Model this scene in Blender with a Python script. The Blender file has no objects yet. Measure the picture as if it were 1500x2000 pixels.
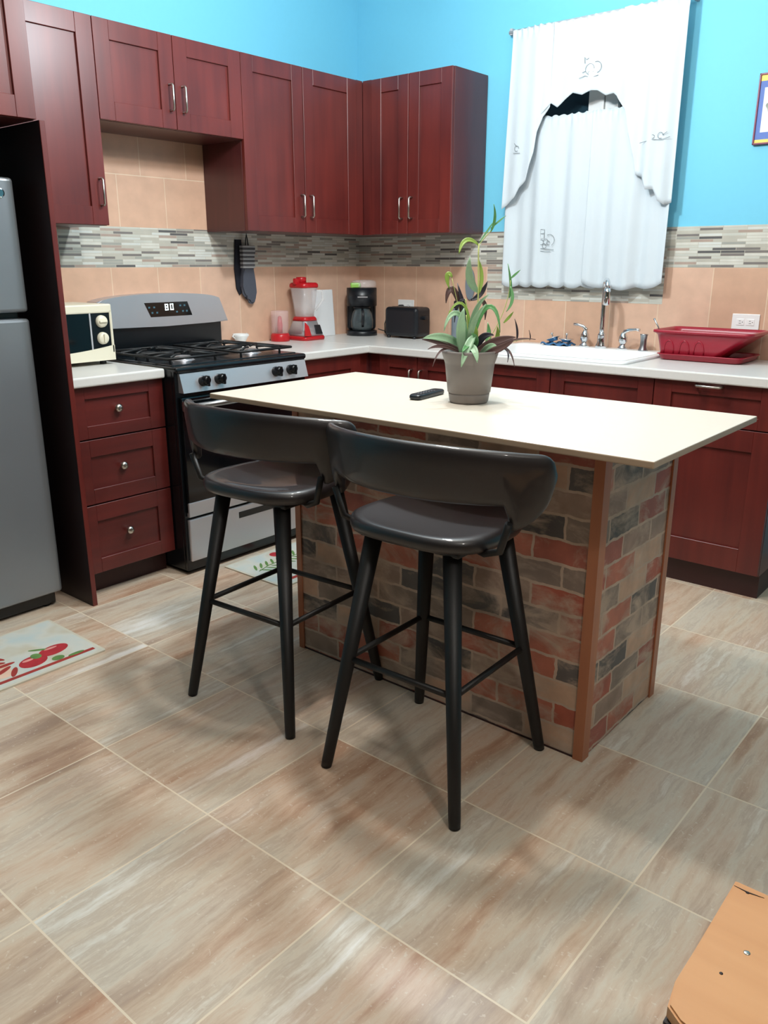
import bpy, bmesh, math, random
from mathutils import Vector, Matrix
random.seed(7)
S = bpy.context.scene
COL = S.collection
R = math.radians
pi = math.pi

# ------------------------------------------------------------------ camera
cam_d = bpy.data.cameras.new('camera'); cam = bpy.data.objects.new('camera', cam_d); COL.objects.link(cam)
cam_d.sensor_fit = 'VERTICAL'; cam_d.sensor_height = 36.0
cam_d.lens = 1599.12 / 2000 * 36.0
cam_d.clip_start = .01
yaw, pitch = R(40.0627), R(-16.9256)
cam.location = (3.5442, -3.9744, 1.3324)
cam.rotation_euler = (pi/2 + pitch, 0, yaw)
S.camera = cam

# ------------------------------------------------------------------ world, lamps, exposure
W = bpy.data.worlds.new('world'); S.world = W; W.use_nodes = True
W.node_tree.nodes['Background'].inputs[0].default_value = (.012, .018, .035, 1)
W.node_tree.nodes['Background'].inputs[1].default_value = 1.0
S.view_settings.view_transform = 'Standard'; S.view_settings.look = 'None'
S.view_settings.gamma = 1; S.view_settings.use_curve_mapping = False
S.view_settings.exposure = 0.0
def lamp(name, loc, watts, color, rad):
    d = bpy.data.lights.new(name, 'POINT'); d.energy = watts; d.color = color; d.shadow_soft_size = rad
    o = bpy.data.objects.new(name, d); COL.objects.link(o); o.location = loc; return o
COOL = (.86, .95, 1.0)
LAMPS = [((1.65, -1.55, 2.45), 78, COOL, .07), ((2.15, -2.23, 2.48), 58, (1, .95, .90), .06)]
for i, (l, w, c, r) in enumerate(LAMPS): lamp('bulb_light', l, w, c, r)
ROOM_L = ((4.2, -3.4, 2.8), 46, (1, .95, .90), .10)
lamp('bulb_light', *ROOM_L)

# ------------------------------------------------------------------ materials
def newmat(name):
    m = bpy.data.materials.new(name); m.use_nodes = True
    nt = m.node_tree; b = nt.nodes['Principled BSDF']; return m, nt, b
def N(nt, t, **kw):
    n = nt.nodes.new(t)
    for k, v in kw.items():
        if k.startswith('i_'):
            n.inputs[k[2:]].default_value = v
        else: setattr(n, k, v)
    return n
def rgb(r, g, b):
    f = lambda c: (c/255/12.92) if c/255 <= .04045 else ((c/255+.055)/1.055)**2.4
    return (f(r), f(g), f(b), 1)
def simple(name, col, rough=.5, metal=0, noise=.06, nscale=8, spec=.5, bump=0, coat=0):
    m, nt, b = newmat(name)
    tc = N(nt, 'ShaderNodeTexCoord'); no = N(nt, 'ShaderNodeTexNoise'); no.inputs['Scale'].default_value = nscale
    no.inputs['Detail'].default_value = 4
    nt.links.new(tc.outputs['Object'], no.inputs['Vector'])
    mp = N(nt, 'ShaderNodeMapRange'); mp.inputs['To Min'].default_value = 1-noise*2; mp.inputs['To Max'].default_value = 1+noise*2
    nt.links.new(no.outputs['Fac'], mp.inputs['Value'])
    hs = N(nt, 'ShaderNodeHueSaturation'); hs.inputs['Color'].default_value = col
    nt.links.new(mp.outputs[0], hs.inputs['Value']); nt.links.new(hs.outputs[0], b.inputs['Base Color'])
    b.inputs['Roughness'].default_value = rough; b.inputs['Metallic'].default_value = metal
    b.inputs['Specular IOR Level'].default_value = spec; b.inputs['Coat Weight'].default_value = coat
    if bump:
        bp = N(nt, 'ShaderNodeBump'); bp.inputs['Strength'].default_value = bump; bp.inputs['Distance'].default_value = .002
        nt.links.new(no.outputs['Fac'], bp.inputs['Height']); nt.links.new(bp.outputs[0], b.inputs['Normal'])
    return m
def ramp(nt, stops, interp='LINEAR'):
    n = nt.nodes.new('ShaderNodeValToRGB'); n.color_ramp.interpolation = interp
    e = n.color_ramp.elements
    while len(e) < len(stops): e.new(.5)
    for x, (p, c) in zip(e, stops): x.position = p; x.color = c
    return n
def wood_mat(name, c1, c2, rough, axis='z', coat=0.0):
    m, nt, b = newmat(name)
    tc = N(nt, 'ShaderNodeTexCoord'); mp = N(nt, 'ShaderNodeMapping')
    mp.inputs['Scale'].default_value = {'z': (22, 22, 1.6), 'y': (22, 1.6, 22), 'x': (1.6, 22, 22)}[axis]
    nt.links.new(tc.outputs['Object'], mp.inputs[0])
    n1 = N(nt, 'ShaderNodeTexNoise'); n1.inputs['Scale'].default_value = 1; n1.inputs['Detail'].default_value = 6
    nt.links.new(mp.outputs[0], n1.inputs['Vector'])
    n2 = N(nt, 'ShaderNodeTexNoise'); n2.inputs['Scale'].default_value = 3.0; n2.inputs['Detail'].default_value = 2
    nt.links.new(tc.outputs['Object'], n2.inputs['Vector'])
    ad = N(nt, 'ShaderNodeMath', operation='ADD'); ad.inputs[1].default_value = 0
    mx = N(nt, 'ShaderNodeMix'); mx.inputs[0].default_value = .45
    nt.links.new(n1.outputs['Fac'], mx.inputs[2]); nt.links.new(n2.outputs['Fac'], mx.inputs[3])
    rp = ramp(nt, [(.35, c1), (.65, c2)]); nt.links.new(mx.outputs[0], rp.inputs[0])
    nt.links.new(rp.outputs[0], b.inputs['Base Color']); b.inputs['Roughness'].default_value = rough
    b.inputs['Coat Weight'].default_value = coat; b.inputs['Coat Roughness'].default_value = .38
    return m
def wall_paint(name, col):
    return simple(name, col, .6, noise=.01, nscale=40, bump=.03, spec=.3)

M = {}
M['blue'] = wall_paint('blue_wall_paint', rgb(120, 202, 230))
M['white_ceiling'] = wall_paint('white_ceiling_paint', rgb(235, 235, 230))
M['cab'] = wood_mat('cherry_stained_wood', rgb(80, 25, 23), rgb(108, 38, 32), .36, 'z', .18)
M['cabh'] = wood_mat('cherry_stained_wood_horizontal', rgb(74, 24, 22), rgb(100, 35, 31), .36, 'y', .25)
M['cabside'] = wood_mat('dark_cherry_laminate', rgb(72, 30, 32), rgb(88, 38, 38), .33, 'z', .3)
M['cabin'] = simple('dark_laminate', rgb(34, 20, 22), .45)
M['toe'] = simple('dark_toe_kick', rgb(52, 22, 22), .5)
M['counter'] = simple('white_laminate', rgb(222, 220, 216), .28, noise=.02, nscale=60)
M['island_top'] = simple('cream_laminate', rgb(222, 213, 198), .3, noise=.015, nscale=60)
M['island_edge_shade'] = simple('cream_edge_painted_shade', rgb(176, 152, 128), .5)  # browner than the cream top: shade painted into the edge colour
M['trim'] = wood_mat('light_brown_trim', rgb(168, 104, 72), rgb(190, 122, 86), .45, 'z')
M['leather'] = simple('dark_brown_leather', rgb(30, 24, 26), .46, noise=.05, nscale=30, bump=.05, spec=.5, coat=.4)
M['blackmetal'] = simple('black_powder_coat', rgb(20, 17, 17), .5, noise=.03, nscale=40)
M['steel'] = simple('brushed_steel', rgb(175, 178, 182), .3, 1, noise=.04, nscale=4)
M['steelm'] = simple('painted_steel', rgb(192, 190, 194), .3, .65, noise=.04, nscale=4)
M['fridge'] = simple('grey_steel_door', rgb(140, 146, 152), .36, .55, noise=.05, nscale=3)
M['chrome'] = simple('chrome', rgb(220, 222, 225), .1, 1, noise=0)
M['nickel'] = simple('satin_nickel', rgb(195, 190, 182), .28, 1, noise=.02)
M['black'] = simple('black_enamel', rgb(14, 18, 22), .22, noise=.03)
M['blackglass'] = simple('black_glass', rgb(8, 11, 14), .07, noise=0)
M['blackplastic'] = simple('black_plastic', rgb(20, 24, 30), .35, noise=.03)
M['castiron'] = simple('cast_iron', rgb(22, 24, 26), .5, noise=.05, nscale=50)
M['cream'] = simple('cream_enamel', rgb(232, 226, 204), .35, noise=.02)
M['white'] = simple('white_plastic', rgb(240, 240, 238), .35, noise=.01)
M['sinkw'] = simple('white_sink_enamel', rgb(238, 240, 240), .18, noise=.01)
M['red'] = simple('red_plastic', rgb(190, 28, 36), .3, noise=.03)
M['rack'] = simple('crimson_plastic', rgb(158, 30, 50), .3, noise=.04)
M['pot'] = simple('taupe_plastic', rgb(124, 116, 112), .45, noise=.03)
M['soil'] = simple('potting_soil', rgb(52, 40, 32), .9, noise=.3, nscale=80, bump=.6)
M['mitt'] = simple('slate_silicone', rgb(76, 80, 92), .55, noise=.05)
M['cuff'] = simple('light_grey_knit', rgb(176, 178, 182), .8, noise=.05, nscale=80)
M['cuffd'] = simple('dark_grey_knit', rgb(88, 88, 92), .8, noise=.05, nscale=80)
M['mittb'] = simple('navy_cloth', rgb(26, 28, 40), .8, noise=.08)
M['cloth_blue'] = simple('blue_cloth', rgb(62, 112, 158), .8, noise=.15, nscale=40)
M['cord'] = simple('black_cord', rgb(18, 18, 20), .5)
M['thread'] = simple('grey_thread', rgb(120, 128, 132), .8)
M['bench'] = None
M['board'] = simple('white_board', rgb(236, 238, 240), .3, noise=.01)
M['bottle'] = simple('grey_bottle_plastic', rgb(120, 132, 142), .35)
M['greenpack'] = simple('lime_packet', rgb(150, 200, 90), .35)

def glass_mat(name, col, rough=.03, alpha=.25):
    m, nt, b = newmat(name)
    b.inputs['Base Color'].default_value = col; b.inputs['Roughness'].default_value = rough
    b.inputs['Alpha'].default_value = alpha; b.inputs['Specular IOR Level'].default_value = .8
    return m
M['clear'] = glass_mat('clear_plastic', (.9, .88, .88, 1), .08, .28)
M['clearred'] = glass_mat('pinkish_clear_plastic', (.85, .62, .62, 1), .1, .32)
M['smoke'] = glass_mat('carafe_glass', (.10, .13, .14, 1), .04, .62)
def window_glass():
    m, nt, b = newmat('window_glass'); b.inputs['Base Color'].default_value = (.02, .05, .07, 1)
    b.inputs['Roughness'].default_value = .04; b.inputs['Alpha'].default_value = .75; return m
M['winglass'] = window_glass()
def emit(name, col, s):
    m, nt, b = newmat(name); b.inputs['Emission Color'].default_value = col; b.inputs['Emission Strength'].default_value = s
    b.inputs['Base Color'].default_value = col; return m
M['digits'] = emit('lit_display_digits', (.85, 1, 1, 1), 3.0)
M['keys'] = simple('faint_key_print', rgb(70, 110, 125), .4)
def leafmat(name, c1, c2):
    m, nt, b = newmat(name)
    g = N(nt, 'ShaderNodeNewGeometry'); no = N(nt, 'ShaderNodeTexNoise'); no.inputs['Scale'].default_value = 30
    mx = N(nt, 'ShaderNodeMix', data_type='RGBA'); nt.links.new(g.outputs['Backfacing'], mx.inputs[0])
    mx.inputs[6].default_value = c1; mx.inputs[7].default_value = c2
    hs = N(nt, 'ShaderNodeHueSaturation'); mp = N(nt, 'ShaderNodeMapRange'); mp.inputs['To Min'].default_value = .8; mp.inputs['To Max'].default_value = 1.2
    nt.links.new(no.outputs['Fac'], mp.inputs['Value']); nt.links.new(mp.outputs[0], hs.inputs['Value'])
    nt.links.new(mx.outputs[2], hs.inputs['Color']); nt.links.new(hs.outputs[0], b.inputs['Base Color'])
    b.inputs['Roughness'].default_value = .4
    return m
M['leaf'] = leafmat('pale_green_leaf', rgb(150, 186, 150), rgb(130, 165, 120))
M['leafy'] = leafmat('yellow_green_leaf', rgb(140, 170, 78), rgb(128, 156, 70))
M['leafg'] = leafmat('mid_green_leaf', rgb(92, 150, 92), rgb(86, 130, 80))
M['leafp'] = leafmat('purple_brown_leaf', rgb(92, 68, 66), rgb(84, 56, 58))
M['leafd'] = leafmat('dark_plum_leaf', rgb(44, 40, 52), rgb(44, 34, 44))
M['stem'] = simple('pale_stem', rgb(188, 196, 120), .5)

def curtain_mat():
    m, nt, b = newmat('white_curtain_cloth')
    b.inputs['Base Color'].default_value = rgb(222, 231, 237); b.inputs['Roughness'].default_value = .85
    tr = N(nt, 'ShaderNodeBsdfTranslucent'); tr.inputs[0].default_value = rgb(235, 242, 245)
    mx = N(nt, 'ShaderNodeMixShader'); mx.inputs[0].default_value = .18
    out = nt.nodes['Material Output']
    nt.links.new(b.outputs[0], mx.inputs[1]); nt.links.new(tr.outputs[0], mx.inputs[2]); nt.links.new(mx.outputs[0], out.inputs[0])
    tc = N(nt, 'ShaderNodeTexCoord'); no = N(nt, 'ShaderNodeTexNoise'); no.inputs['Scale'].default_value = 18; no.inputs['Detail'].default_value = 4
    nt.links.new(tc.outputs['Object'], no.inputs['Vector'])
    bp = N(nt, 'ShaderNodeBump'); bp.inputs['Strength'].default_value = .25; bp.inputs['Distance'].default_value = .01
    nt.links.new(no.outputs['Fac'], bp.inputs['Height']); nt.links.new(bp.outputs[0], b.inputs['Normal'])
    return m
M['curtain'] = curtain_mat()

def tile_floor():
    m, nt, b = newmat('travertine_floor_tile')
    T = .4625; X0 = 2.535; Y0 = -2.917
    g = N(nt, 'ShaderNodeTexCoord'); sp = N(nt, 'ShaderNodeSeparateXYZ'); nt.links.new(g.outputs['Object'], sp.inputs[0])
    def mth(op, a, bb=None):
        n = N(nt, 'ShaderNodeMath', operation=op)
        for i, v in enumerate((a, bb)):
            if v is None: continue
            if isinstance(v, (int, float)): n.inputs[i].default_value = v
            else: nt.links.new(v, n.inputs[i])
        return n.outputs[0]
    ux = mth('DIVIDE', mth('SUBTRACT', sp.outputs[0], X0), T); uy = mth('DIVIDE', mth('SUBTRACT', sp.outputs[1], Y0), T)
    ix = mth('FLOOR', ux); iy = mth('FLOOR', uy)
    dx = mth('PINGPONG', ux, .5); dy = mth('PINGPONG', uy, .5)
    # pingpong(.5) gives distance to nearest integer
    d = mth('MINIMUM', dx, dy)
    gr = mth('LESS_THAN', d, .0049)
    cb = N(nt, 'ShaderNodeCombineXYZ'); nt.links.new(ix, cb.inputs[0]); nt.links.new(iy, cb.inputs[1])
    wn = N(nt, 'ShaderNodeTexWhiteNoise', noise_dimensions='2D'); nt.links.new(cb.outputs[0], wn.inputs[0])
    sc = N(nt, 'ShaderNodeVectorMath', operation='SCALE'); sc.inputs[3].default_value = 9.0; nt.links.new(wn.outputs['Color'], sc.inputs[0])
    # warp
    wz = N(nt, 'ShaderNodeTexNoise'); wz.inputs['Scale'].default_value = 5; wz.inputs['Detail'].default_value = 3
    nt.links.new(g.outputs['Object'], wz.inputs['Vector'])
    wsc = N(nt, 'ShaderNodeVectorMath', operation='SCALE'); wsc.inputs[3].default_value = .035; nt.links.new(wz.outputs['Color'], wsc.inputs[0])
    ad0 = N(nt, 'ShaderNodeVectorMath', operation='ADD'); nt.links.new(g.outputs['Object'], ad0.inputs[0]); nt.links.new(wsc.outputs[0], ad0.inputs[1])
    ad = N(nt, 'ShaderNodeVectorMath', operation='ADD'); nt.links.new(ad0.outputs[0], ad.inputs[0]); nt.links.new(sc.outputs[0], ad.inputs[1])
    def streak(sx, sy, detail, rough):
        mp = N(nt, 'ShaderNodeMapping'); mp.inputs['Scale'].default_value = (sx, sy, 1); nt.links.new(ad.outputs[0], mp.inputs[0])
        n = N(nt, 'ShaderNodeTexNoise'); n.inputs['Scale'].default_value = 1; n.inputs['Detail'].default_value = detail; n.inputs['Roughness'].default_value = rough
        nt.links.new(mp.outputs[0], n.inputs['Vector']); return n.outputs['Fac']
    s1 = streak(7.5, .9, 3, .55); s2 = streak(30, 2.8, 6, .68); s3 = streak(80, 26, 4, .7)
    a = mth('ADD', mth('MULTIPLY', s1, .55), mth('ADD', mth('MULTIPLY', s2, .36), mth('MULTIPLY', s3, .09)))
    rp = ramp(nt, [(.35, rgb(146, 106, 82)), (.42, rgb(178, 144, 118)), (.48, rgb(206, 182, 158)), (.52, rgb(212, 198, 178)),
                   (.555, rgb(190, 170, 150)), (.60, rgb(220, 212, 198)), (.66, rgb(246, 244, 240))])
    nt.links.new(a, rp.inputs[0])
    # greenish-grey / pinkish wide variation
    v = streak(5, 1.2, 2, .5); rv = ramp(nt, [(.36, rgb(206, 160, 132)), (.5, rgb(212, 194, 172)), (.64, rgb(206, 202, 190))])
    nt.links.new(v, rv.inputs[0])
    mxv = N(nt, 'ShaderNodeMix', data_type='RGBA', blend_type='MIX'); mxv.inputs[0].default_value = .34
    nt.links.new(rp.outputs[0], mxv.inputs[6]); nt.links.new(rv.outputs[0], mxv.inputs[7])
    # pits
    vz = N(nt, 'ShaderNodeTexNoise'); vz.inputs['Scale'].default_value = 95; vz.inputs['Detail'].default_value = 3; nt.links.new(ad0.outputs[0], vz.inputs['Vector'])
    pr = ramp(nt, [(.64, (0, 0, 0, 1)), (.70, (1, 1, 1, 1))]); nt.links.new(vz.outputs['Fac'], pr.inputs[0])
    mp2 = N(nt, 'ShaderNodeMix', data_type='RGBA'); nt.links.new(mth('MULTIPLY', pr.outputs[0], .5), mp2.inputs[0])
    nt.links.new(mxv.outputs[2], mp2.inputs[6]); mp2.inputs[7].default_value = rgb(222, 212, 196)
    mg = N(nt, 'ShaderNodeMix', data_type='RGBA'); nt.links.new(gr, mg.inputs[0])
    nt.links.new(mp2.outputs[2], mg.inputs[6]); mg.inputs[7].default_value = rgb(230, 214, 190)
    nt.links.new(mg.outputs[2], b.inputs['Base Color']); b.inputs['Roughness'].default_value = .33
    b.inputs['Specular IOR Level'].default_value = .45
    bp = N(nt, 'ShaderNodeBump'); bp.inputs['Strength'].default_value = .25; bp.inputs['Distance'].default_value = .001
    nt.links.new(mth('SUBTRACT', 1, gr), bp.inputs['Height']); nt.links.new(bp.outputs[0], b.inputs['Normal'])
    return m
M['floor'] = tile_floor()

def uvbrick(name, w, h, mortar, stops, mcol, offset=.5, u0=0, v0=0, distort=0, rough=.5, smear=0, tone=0, freq=2, vary=.0, bump=.2, speck=0):
    m, nt, b = newmat(name)
    uv = N(nt, 'ShaderNodeUVMap'); mp = N(nt, 'ShaderNodeMapping'); mp.inputs['Location'].default_value = (-u0, -v0, 0)
    nt.links.new(uv.outputs[0], mp.inputs[0]); vec = mp.outputs[0]
    if distort:
        no = N(nt, 'ShaderNodeTexNoise'); no.inputs['Scale'].default_value = 22; no.inputs['Detail'].default_value = 3
        nt.links.new(vec, no.inputs['Vector'])
        sb = N(nt, 'ShaderNodeVectorMath', operation='SUBTRACT'); sb.inputs[1].default_value = (.5, .5, .5); nt.links.new(no.outputs['Color'], sb.inputs[0])
        sc = N(nt, 'ShaderNodeVectorMath', operation='SCALE'); sc.inputs[3].default_value = distort; nt.links.new(sb.outputs[0], sc.inputs[0])
        ad = N(nt, 'ShaderNodeVectorMath', operation='ADD'); nt.links.new(vec, ad.inputs[0]); nt.links.new(sc.outputs[0], ad.inputs[1]); vec2 = ad.outputs[0]
    else: vec2 = vec
    br = N(nt, 'ShaderNodeTexBrick'); br.offset = offset; br.offset_frequency = freq; br.squash = 1
    br.inputs['Scale'].default_value = 1; br.inputs['Mortar Size'].default_value = mortar; br.inputs['Brick Width'].default_value = w
    br.inputs['Row Height'].default_value = h; br.inputs['Color1'].default_value = (0, 0, 0, 1); br.inputs['Color2'].default_value = (1, 1, 1, 1)
    br.inputs['Mortar'].default_value = (.5, .5, .5, 1); br.inputs['Mortar Smooth'].default_value = .1
    nt.links.new(vec2, br.inputs['Vector'])
    rp = ramp(nt, stops, 'CONSTANT'); nt.links.new(br.outputs['Color'], rp.inputs[0])
    colr = rp.outputs[0]
    if smear:
        mps = N(nt, 'ShaderNodeMapping'); mps.inputs['Scale'].default_value = (6, 11, 1); nt.links.new(vec, mps.inputs[0])
        ns = N(nt, 'ShaderNodeTexNoise'); ns.inputs['Scale'].default_value = 1; ns.inputs['Detail'].default_value = 6; ns.inputs['Roughness'].default_value = .65
        ns.inputs['Distortion'].default_value = .6
        nt.links.new(mps.outputs[0], ns.inputs['Vector'])
        rs = ramp(nt, [(.46, (0, 0, 0, 1)), (.64, (smear,)*3+(1,))]); nt.links.new(ns.outputs['Fac'], rs.inputs[0])
        mx = N(nt, 'ShaderNodeMix', data_type='RGBA'); nt.links.new(rs.outputs[0], mx.inputs[0]); nt.links.new(colr, mx.inputs[6]); mx.inputs[7].default_value = mcol
        colr = mx.outputs[2]
    mm = N(nt, 'ShaderNodeMix', data_type='RGBA'); nt.links.new(br.outputs['Fac'], mm.inputs[0]); nt.links.new(colr, mm.inputs[6]); mm.inputs[7].default_value = mcol
    colr = mm.outputs[2]
    if tone:
        n2 = N(nt, 'ShaderNodeTexNoise'); n2.inputs['Scale'].default_value = 14; n2.inputs['Detail'].default_value = 4; nt.links.new(vec, n2.inputs['Vector'])
        mr = N(nt, 'ShaderNodeMapRange'); mr.inputs['To Min'].default_value = 1-tone; mr.inputs['To Max'].default_value = 1+tone; nt.links.new(n2.outputs['Fac'], mr.inputs['Value'])
        hs = N(nt, 'ShaderNodeHueSaturation'); nt.links.new(mr.outputs[0], hs.inputs['Value']); nt.links.new(colr, hs.inputs['Color']); colr = hs.outputs[0]
    nt.links.new(colr, b.inputs['Base Color']); b.inputs['Roughness'].default_value = rough
    if bump:
        inv = N(nt, 'ShaderNodeMath', operation='SUBTRACT'); inv.inputs[0].default_value = 1; nt.links.new(br.outputs['Fac'], inv.inputs[1])
        bp = N(nt, 'ShaderNodeBump'); bp.inputs['Strength'].default_value = bump; bp.inputs['Distance'].default_value = .001
        nt.links.new(inv.outputs[0], bp.inputs['Height']); nt.links.new(bp.outputs[0], b.inputs['Normal'])
    return m
M['brick'] = uvbrick('printed_brick_panel', .185, .0685, .0042,
    [(0, rgb(176, 92, 72)), (.16, rgb(142, 124, 112)), (.27, rgb(200, 164, 138)), (.42, rgb(92, 86, 84)), (.53, rgb(168, 96, 80)), (.66, rgb(160, 134, 118)), (.78, rgb(186, 112, 90)), (.90, rgb(104, 96, 92))],
    rgb(196, 172, 152), distort=.016, smear=.85, tone=.45, rough=.55, bump=.05, v0=.012)
peach = [(0, rgb(214, 174, 148)), (.3, rgb(218, 180, 156)), (.6, rgb(208, 168, 142)), (.8, rgb(220, 184, 162))]
def peach_tile(name, u0, v0, w=.25, h=.402, off=0): return uvbrick(name, w, h, .0022, peach, rgb(228, 202, 176), offset=off, u0=u0, v0=v0, tone=.16, rough=.4, bump=.3)
M['tileL'] = peach_tile('peach_wall_tile_stove_side', -1.747-.256*2, .91, .256)
M['tileR'] = peach_tile('peach_wall_tile_window_side', -.035-.0, .91, .2465)
M['tileT'] = peach_tile('peach_wall_tile_above_range', -1.546-.262*2, 1.49, .262, .232, .5)
M['mosaic'] = uvbrick('glass_strip_mosaic', .105, .0124, .0011,
    [(0, rgb(200, 200, 190)), (.2, rgb(164, 164, 156)), (.34, rgb(212, 210, 200)), (.5, rgb(128, 122, 118)), (.60, rgb(188, 184, 172)), (.72, rgb(176, 156, 144)), (.82, rgb(210, 212, 206)), (.95, rgb(98, 96, 96))],
    rgb(190, 184, 170), offset=.37, freq=3, rough=.25, tone=.15, bump=.3, v0=1.312)

# ------------------------------------------------------------------ mesh building
WL = {}
class MB:
    def __init__(s, F=None): s.bm = bmesh.new(); s.F = F; s.mi = 0; s.sm = False
    def _T(s, p): return Vector(s.F(*p)) if s.F else Vector(p)
    def _merge(s, b2, xf=True, smooth=None):
        b2.verts.ensure_lookup_table(); mp = []
        for v in b2.verts: mp.append(s.bm.verts.new(s._T(v.co) if xf else v.co))
        b2.verts.index_update()
        for f in b2.faces:
            try: nf = s.bm.faces.new([mp[v.index] for v in f.verts])
            except ValueError: continue
            nf.material_index = s.mi; nf.smooth = f.smooth if smooth is None else smooth
        b2.free(); return s
    def box(s, x0, x1, y0, y1, z0, z1, bev=0, seg=2):
        b = bmesh.new(); r = bmesh.ops.create_cube(b, size=1)
        for v in b.verts:
            v.co = Vector(((x0+x1)/2+v.co.x*(x1-x0), (y0+y1)/2+v.co.y*(y1-y0), (z0+z1)/2+v.co.z*(z1-z0)))
        if bev:
            bev = min(bev, .49*min(abs(x1-x0), abs(y1-y0), abs(z1-z0)))
            bmesh.ops.bevel(b, geom=b.edges[:], offset=bev, segments=seg, affect='EDGES', profile=.5)
        return s._merge(b)
    def tube(s, pts, r, seg=8, cap=True, closed=False):
        pts = [Vector(p) for p in pts]; n = len(pts); rs = r if isinstance(r, (list, tuple)) else [r]*n
        b = bmesh.new(); rings = []; up = None
        for i, p in enumerate(pts):
            if closed: t = (pts[(i+1) % n]-pts[i-1]).normalized()
            else: t = (pts[min(i+1, n-1)]-pts[max(i-1, 0)]).normalized()
            if up is None:
                up = Vector((0, 0, 1)) if abs(t.z) < .9 else Vector((1, 0, 0))
            a = t.cross(up).normalized(); c = a.cross(t).normalized(); up = c
            rings.append([b.verts.new(p + (a*math.cos(2*pi*k/seg)+c*math.sin(2*pi*k/seg))*rs[i]) for k in range(seg)])
        m = n if closed else n-1
        for i in range(m):
            A, B = rings[i], rings[(i+1) % n]
            for k in range(seg):
                f = b.faces.new((A[k], A[(k+1) % seg], B[(k+1) % seg], B[k])); f.smooth = True
        if cap and not closed:
            b.faces.new(rings[0][::-1]); b.faces.new(rings[-1])
        return s._merge(b)
    def cyl(s, p0, p1, r0, r1=None, seg=24): return s.tube([p0, p1], [r0, r0 if r1 is None else r1], seg)
    def lathe(s, prof, c=(0, 0, 0), seg=40, axis='z', smooth=True, sx=1, sy=1):
        b = bmesh.new(); rings = []
        for r, z in prof:
            ring = []
            for k in range(seg):
                a = 2*pi*k/seg; x, y = r*math.cos(a)*sx, r*math.sin(a)*sy
                q = {'z': (x, y, z), 'x': (z, x, y), 'y': (x, z, y)}[axis]
                ring.append(b.verts.new(Vector(c)+Vector(q)))
            rings.append(ring)
        for A, B in zip(rings, rings[1:]):
            for k in range(seg):
                f = b.faces.new((A[k], A[(k+1) % seg], B[(k+1) % seg], B[k])); f.smooth = smooth
        if prof[0][0] > 1e-6: b.faces.new(rings[0])
        if prof[-1][0] > 1e-6: b.faces.new(rings[-1])
        bmesh.ops.remove_doubles(b, verts=b.verts[:], dist=1e-6)
        return s._merge(b)
    def prism(s, outline, h0, h1, axis='z', bev=0):
        b = bmesh.new()
        def P(u, v, h): return {'z': (u, v, h), 'y': (u, h, v), 'x': (h, u, v)}[axis]
        A = [b.verts.new(P(u, v, h0)) for u, v in outline]; B = [b.verts.new(P(u, v, h1)) for u, v in outline]
        n = len(A); b.faces.new(A[::-1]); top = b.faces.new(B)
        for k in range(n): b.faces.new((A[k], A[(k+1) % n], B[(k+1) % n], B[k]))
        if bev:
            es = [e for e in b.edges if (e.verts[0] in A) == (e.verts[1] in A)]
            bmesh.ops.bevel(b, geom=es, offset=bev, segments=2, affect='EDGES')
        return s._merge(b)
    def loft(s, rings, closed_ends=True, smooth=True):
        b = bmesh.new(); RR = [[b.verts.new(p) for p in r] for r in rings]; n = len(rings[0])
        for A, B in zip(RR, RR[1:]):
            for k in range(n):
                f = b.faces.new((A[k], A[(k+1) % n], B[(k+1) % n], B[k])); f.smooth = smooth
        if closed_ends:
            for r in (RR[0], RR[-1]):
                f = b.faces.new(r); f.smooth = False
        return s._merge(b)
    def grid(s, rows, smooth=True):
        b = bmesh.new(); V = [[b.verts.new(p) for p in r] for r in rows]
        for i in range(len(V)-1):
            for j in range(len(V[0])-1):
                f = b.faces.new((V[i][j], V[i][j+1], V[i+1][j+1], V[i+1][j])); f.smooth = smooth
        return s._merge(b)
    def build(s, name, mats, parent=None, smooth_angle=None, recalc=True, solid=0):
        bm = s.bm
        if recalc: bmesh.ops.recalc_face_normals(bm, faces=bm.faces[:])
        off = WL.get(parent.name, Vector((0, 0, 0))) if parent else Vector((0, 0, 0))
        uvl = bm.loops.layers.uv.new('UVMap')
        for f in bm.faces:
            n = f.normal; ax = max(range(3), key=lambda i: abs(n[i]))
            for l in f.loops:
                c = l.vert.co
                l[uvl].uv = (c.y, c.z) if ax == 0 else (c.x, c.z) if ax == 1 else (c.x, c.y)
        for v in bm.verts: v.co -= off
        me = bpy.data.meshes.new(name); bm.to_mesh(me); bm.free()
        for m in (mats if isinstance(mats, (list, tuple)) else [mats]): me.materials.append(M[m] if isinstance(m, str) else m)
        o = bpy.data.objects.new(name, me); COL.objects.link(o)
        if parent: o.parent = parent
        WL[o.name] = off.copy()
        if solid:
            md = o.modifiers.new('thick', 'SOLIDIFY'); md.thickness = solid; md.offset = 0
        return o
def thing(name, label, cat, loc=(0, 0, 0), group=None):
    o = bpy.data.objects.new(name, None); COL.objects.link(o); o.location = loc; o.empty_display_size = .05
    WL[o.name] = Vector(loc); o['label'] = label; o['category'] = cat
    if group: o['group'] = group
    return o
def tag(o, label, cat, group=None):
    o['label'] = label; o['category'] = cat
    if group: o['group'] = group
    return o
def struct(o): o['kind'] = 'structure'; return o
FL = lambda u, d, z: (d, u, z)      # stove wall: u runs along y, d out of the wall
FR = lambda u, d, z: (u, -d, z)     # window wall: u runs along x

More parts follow.
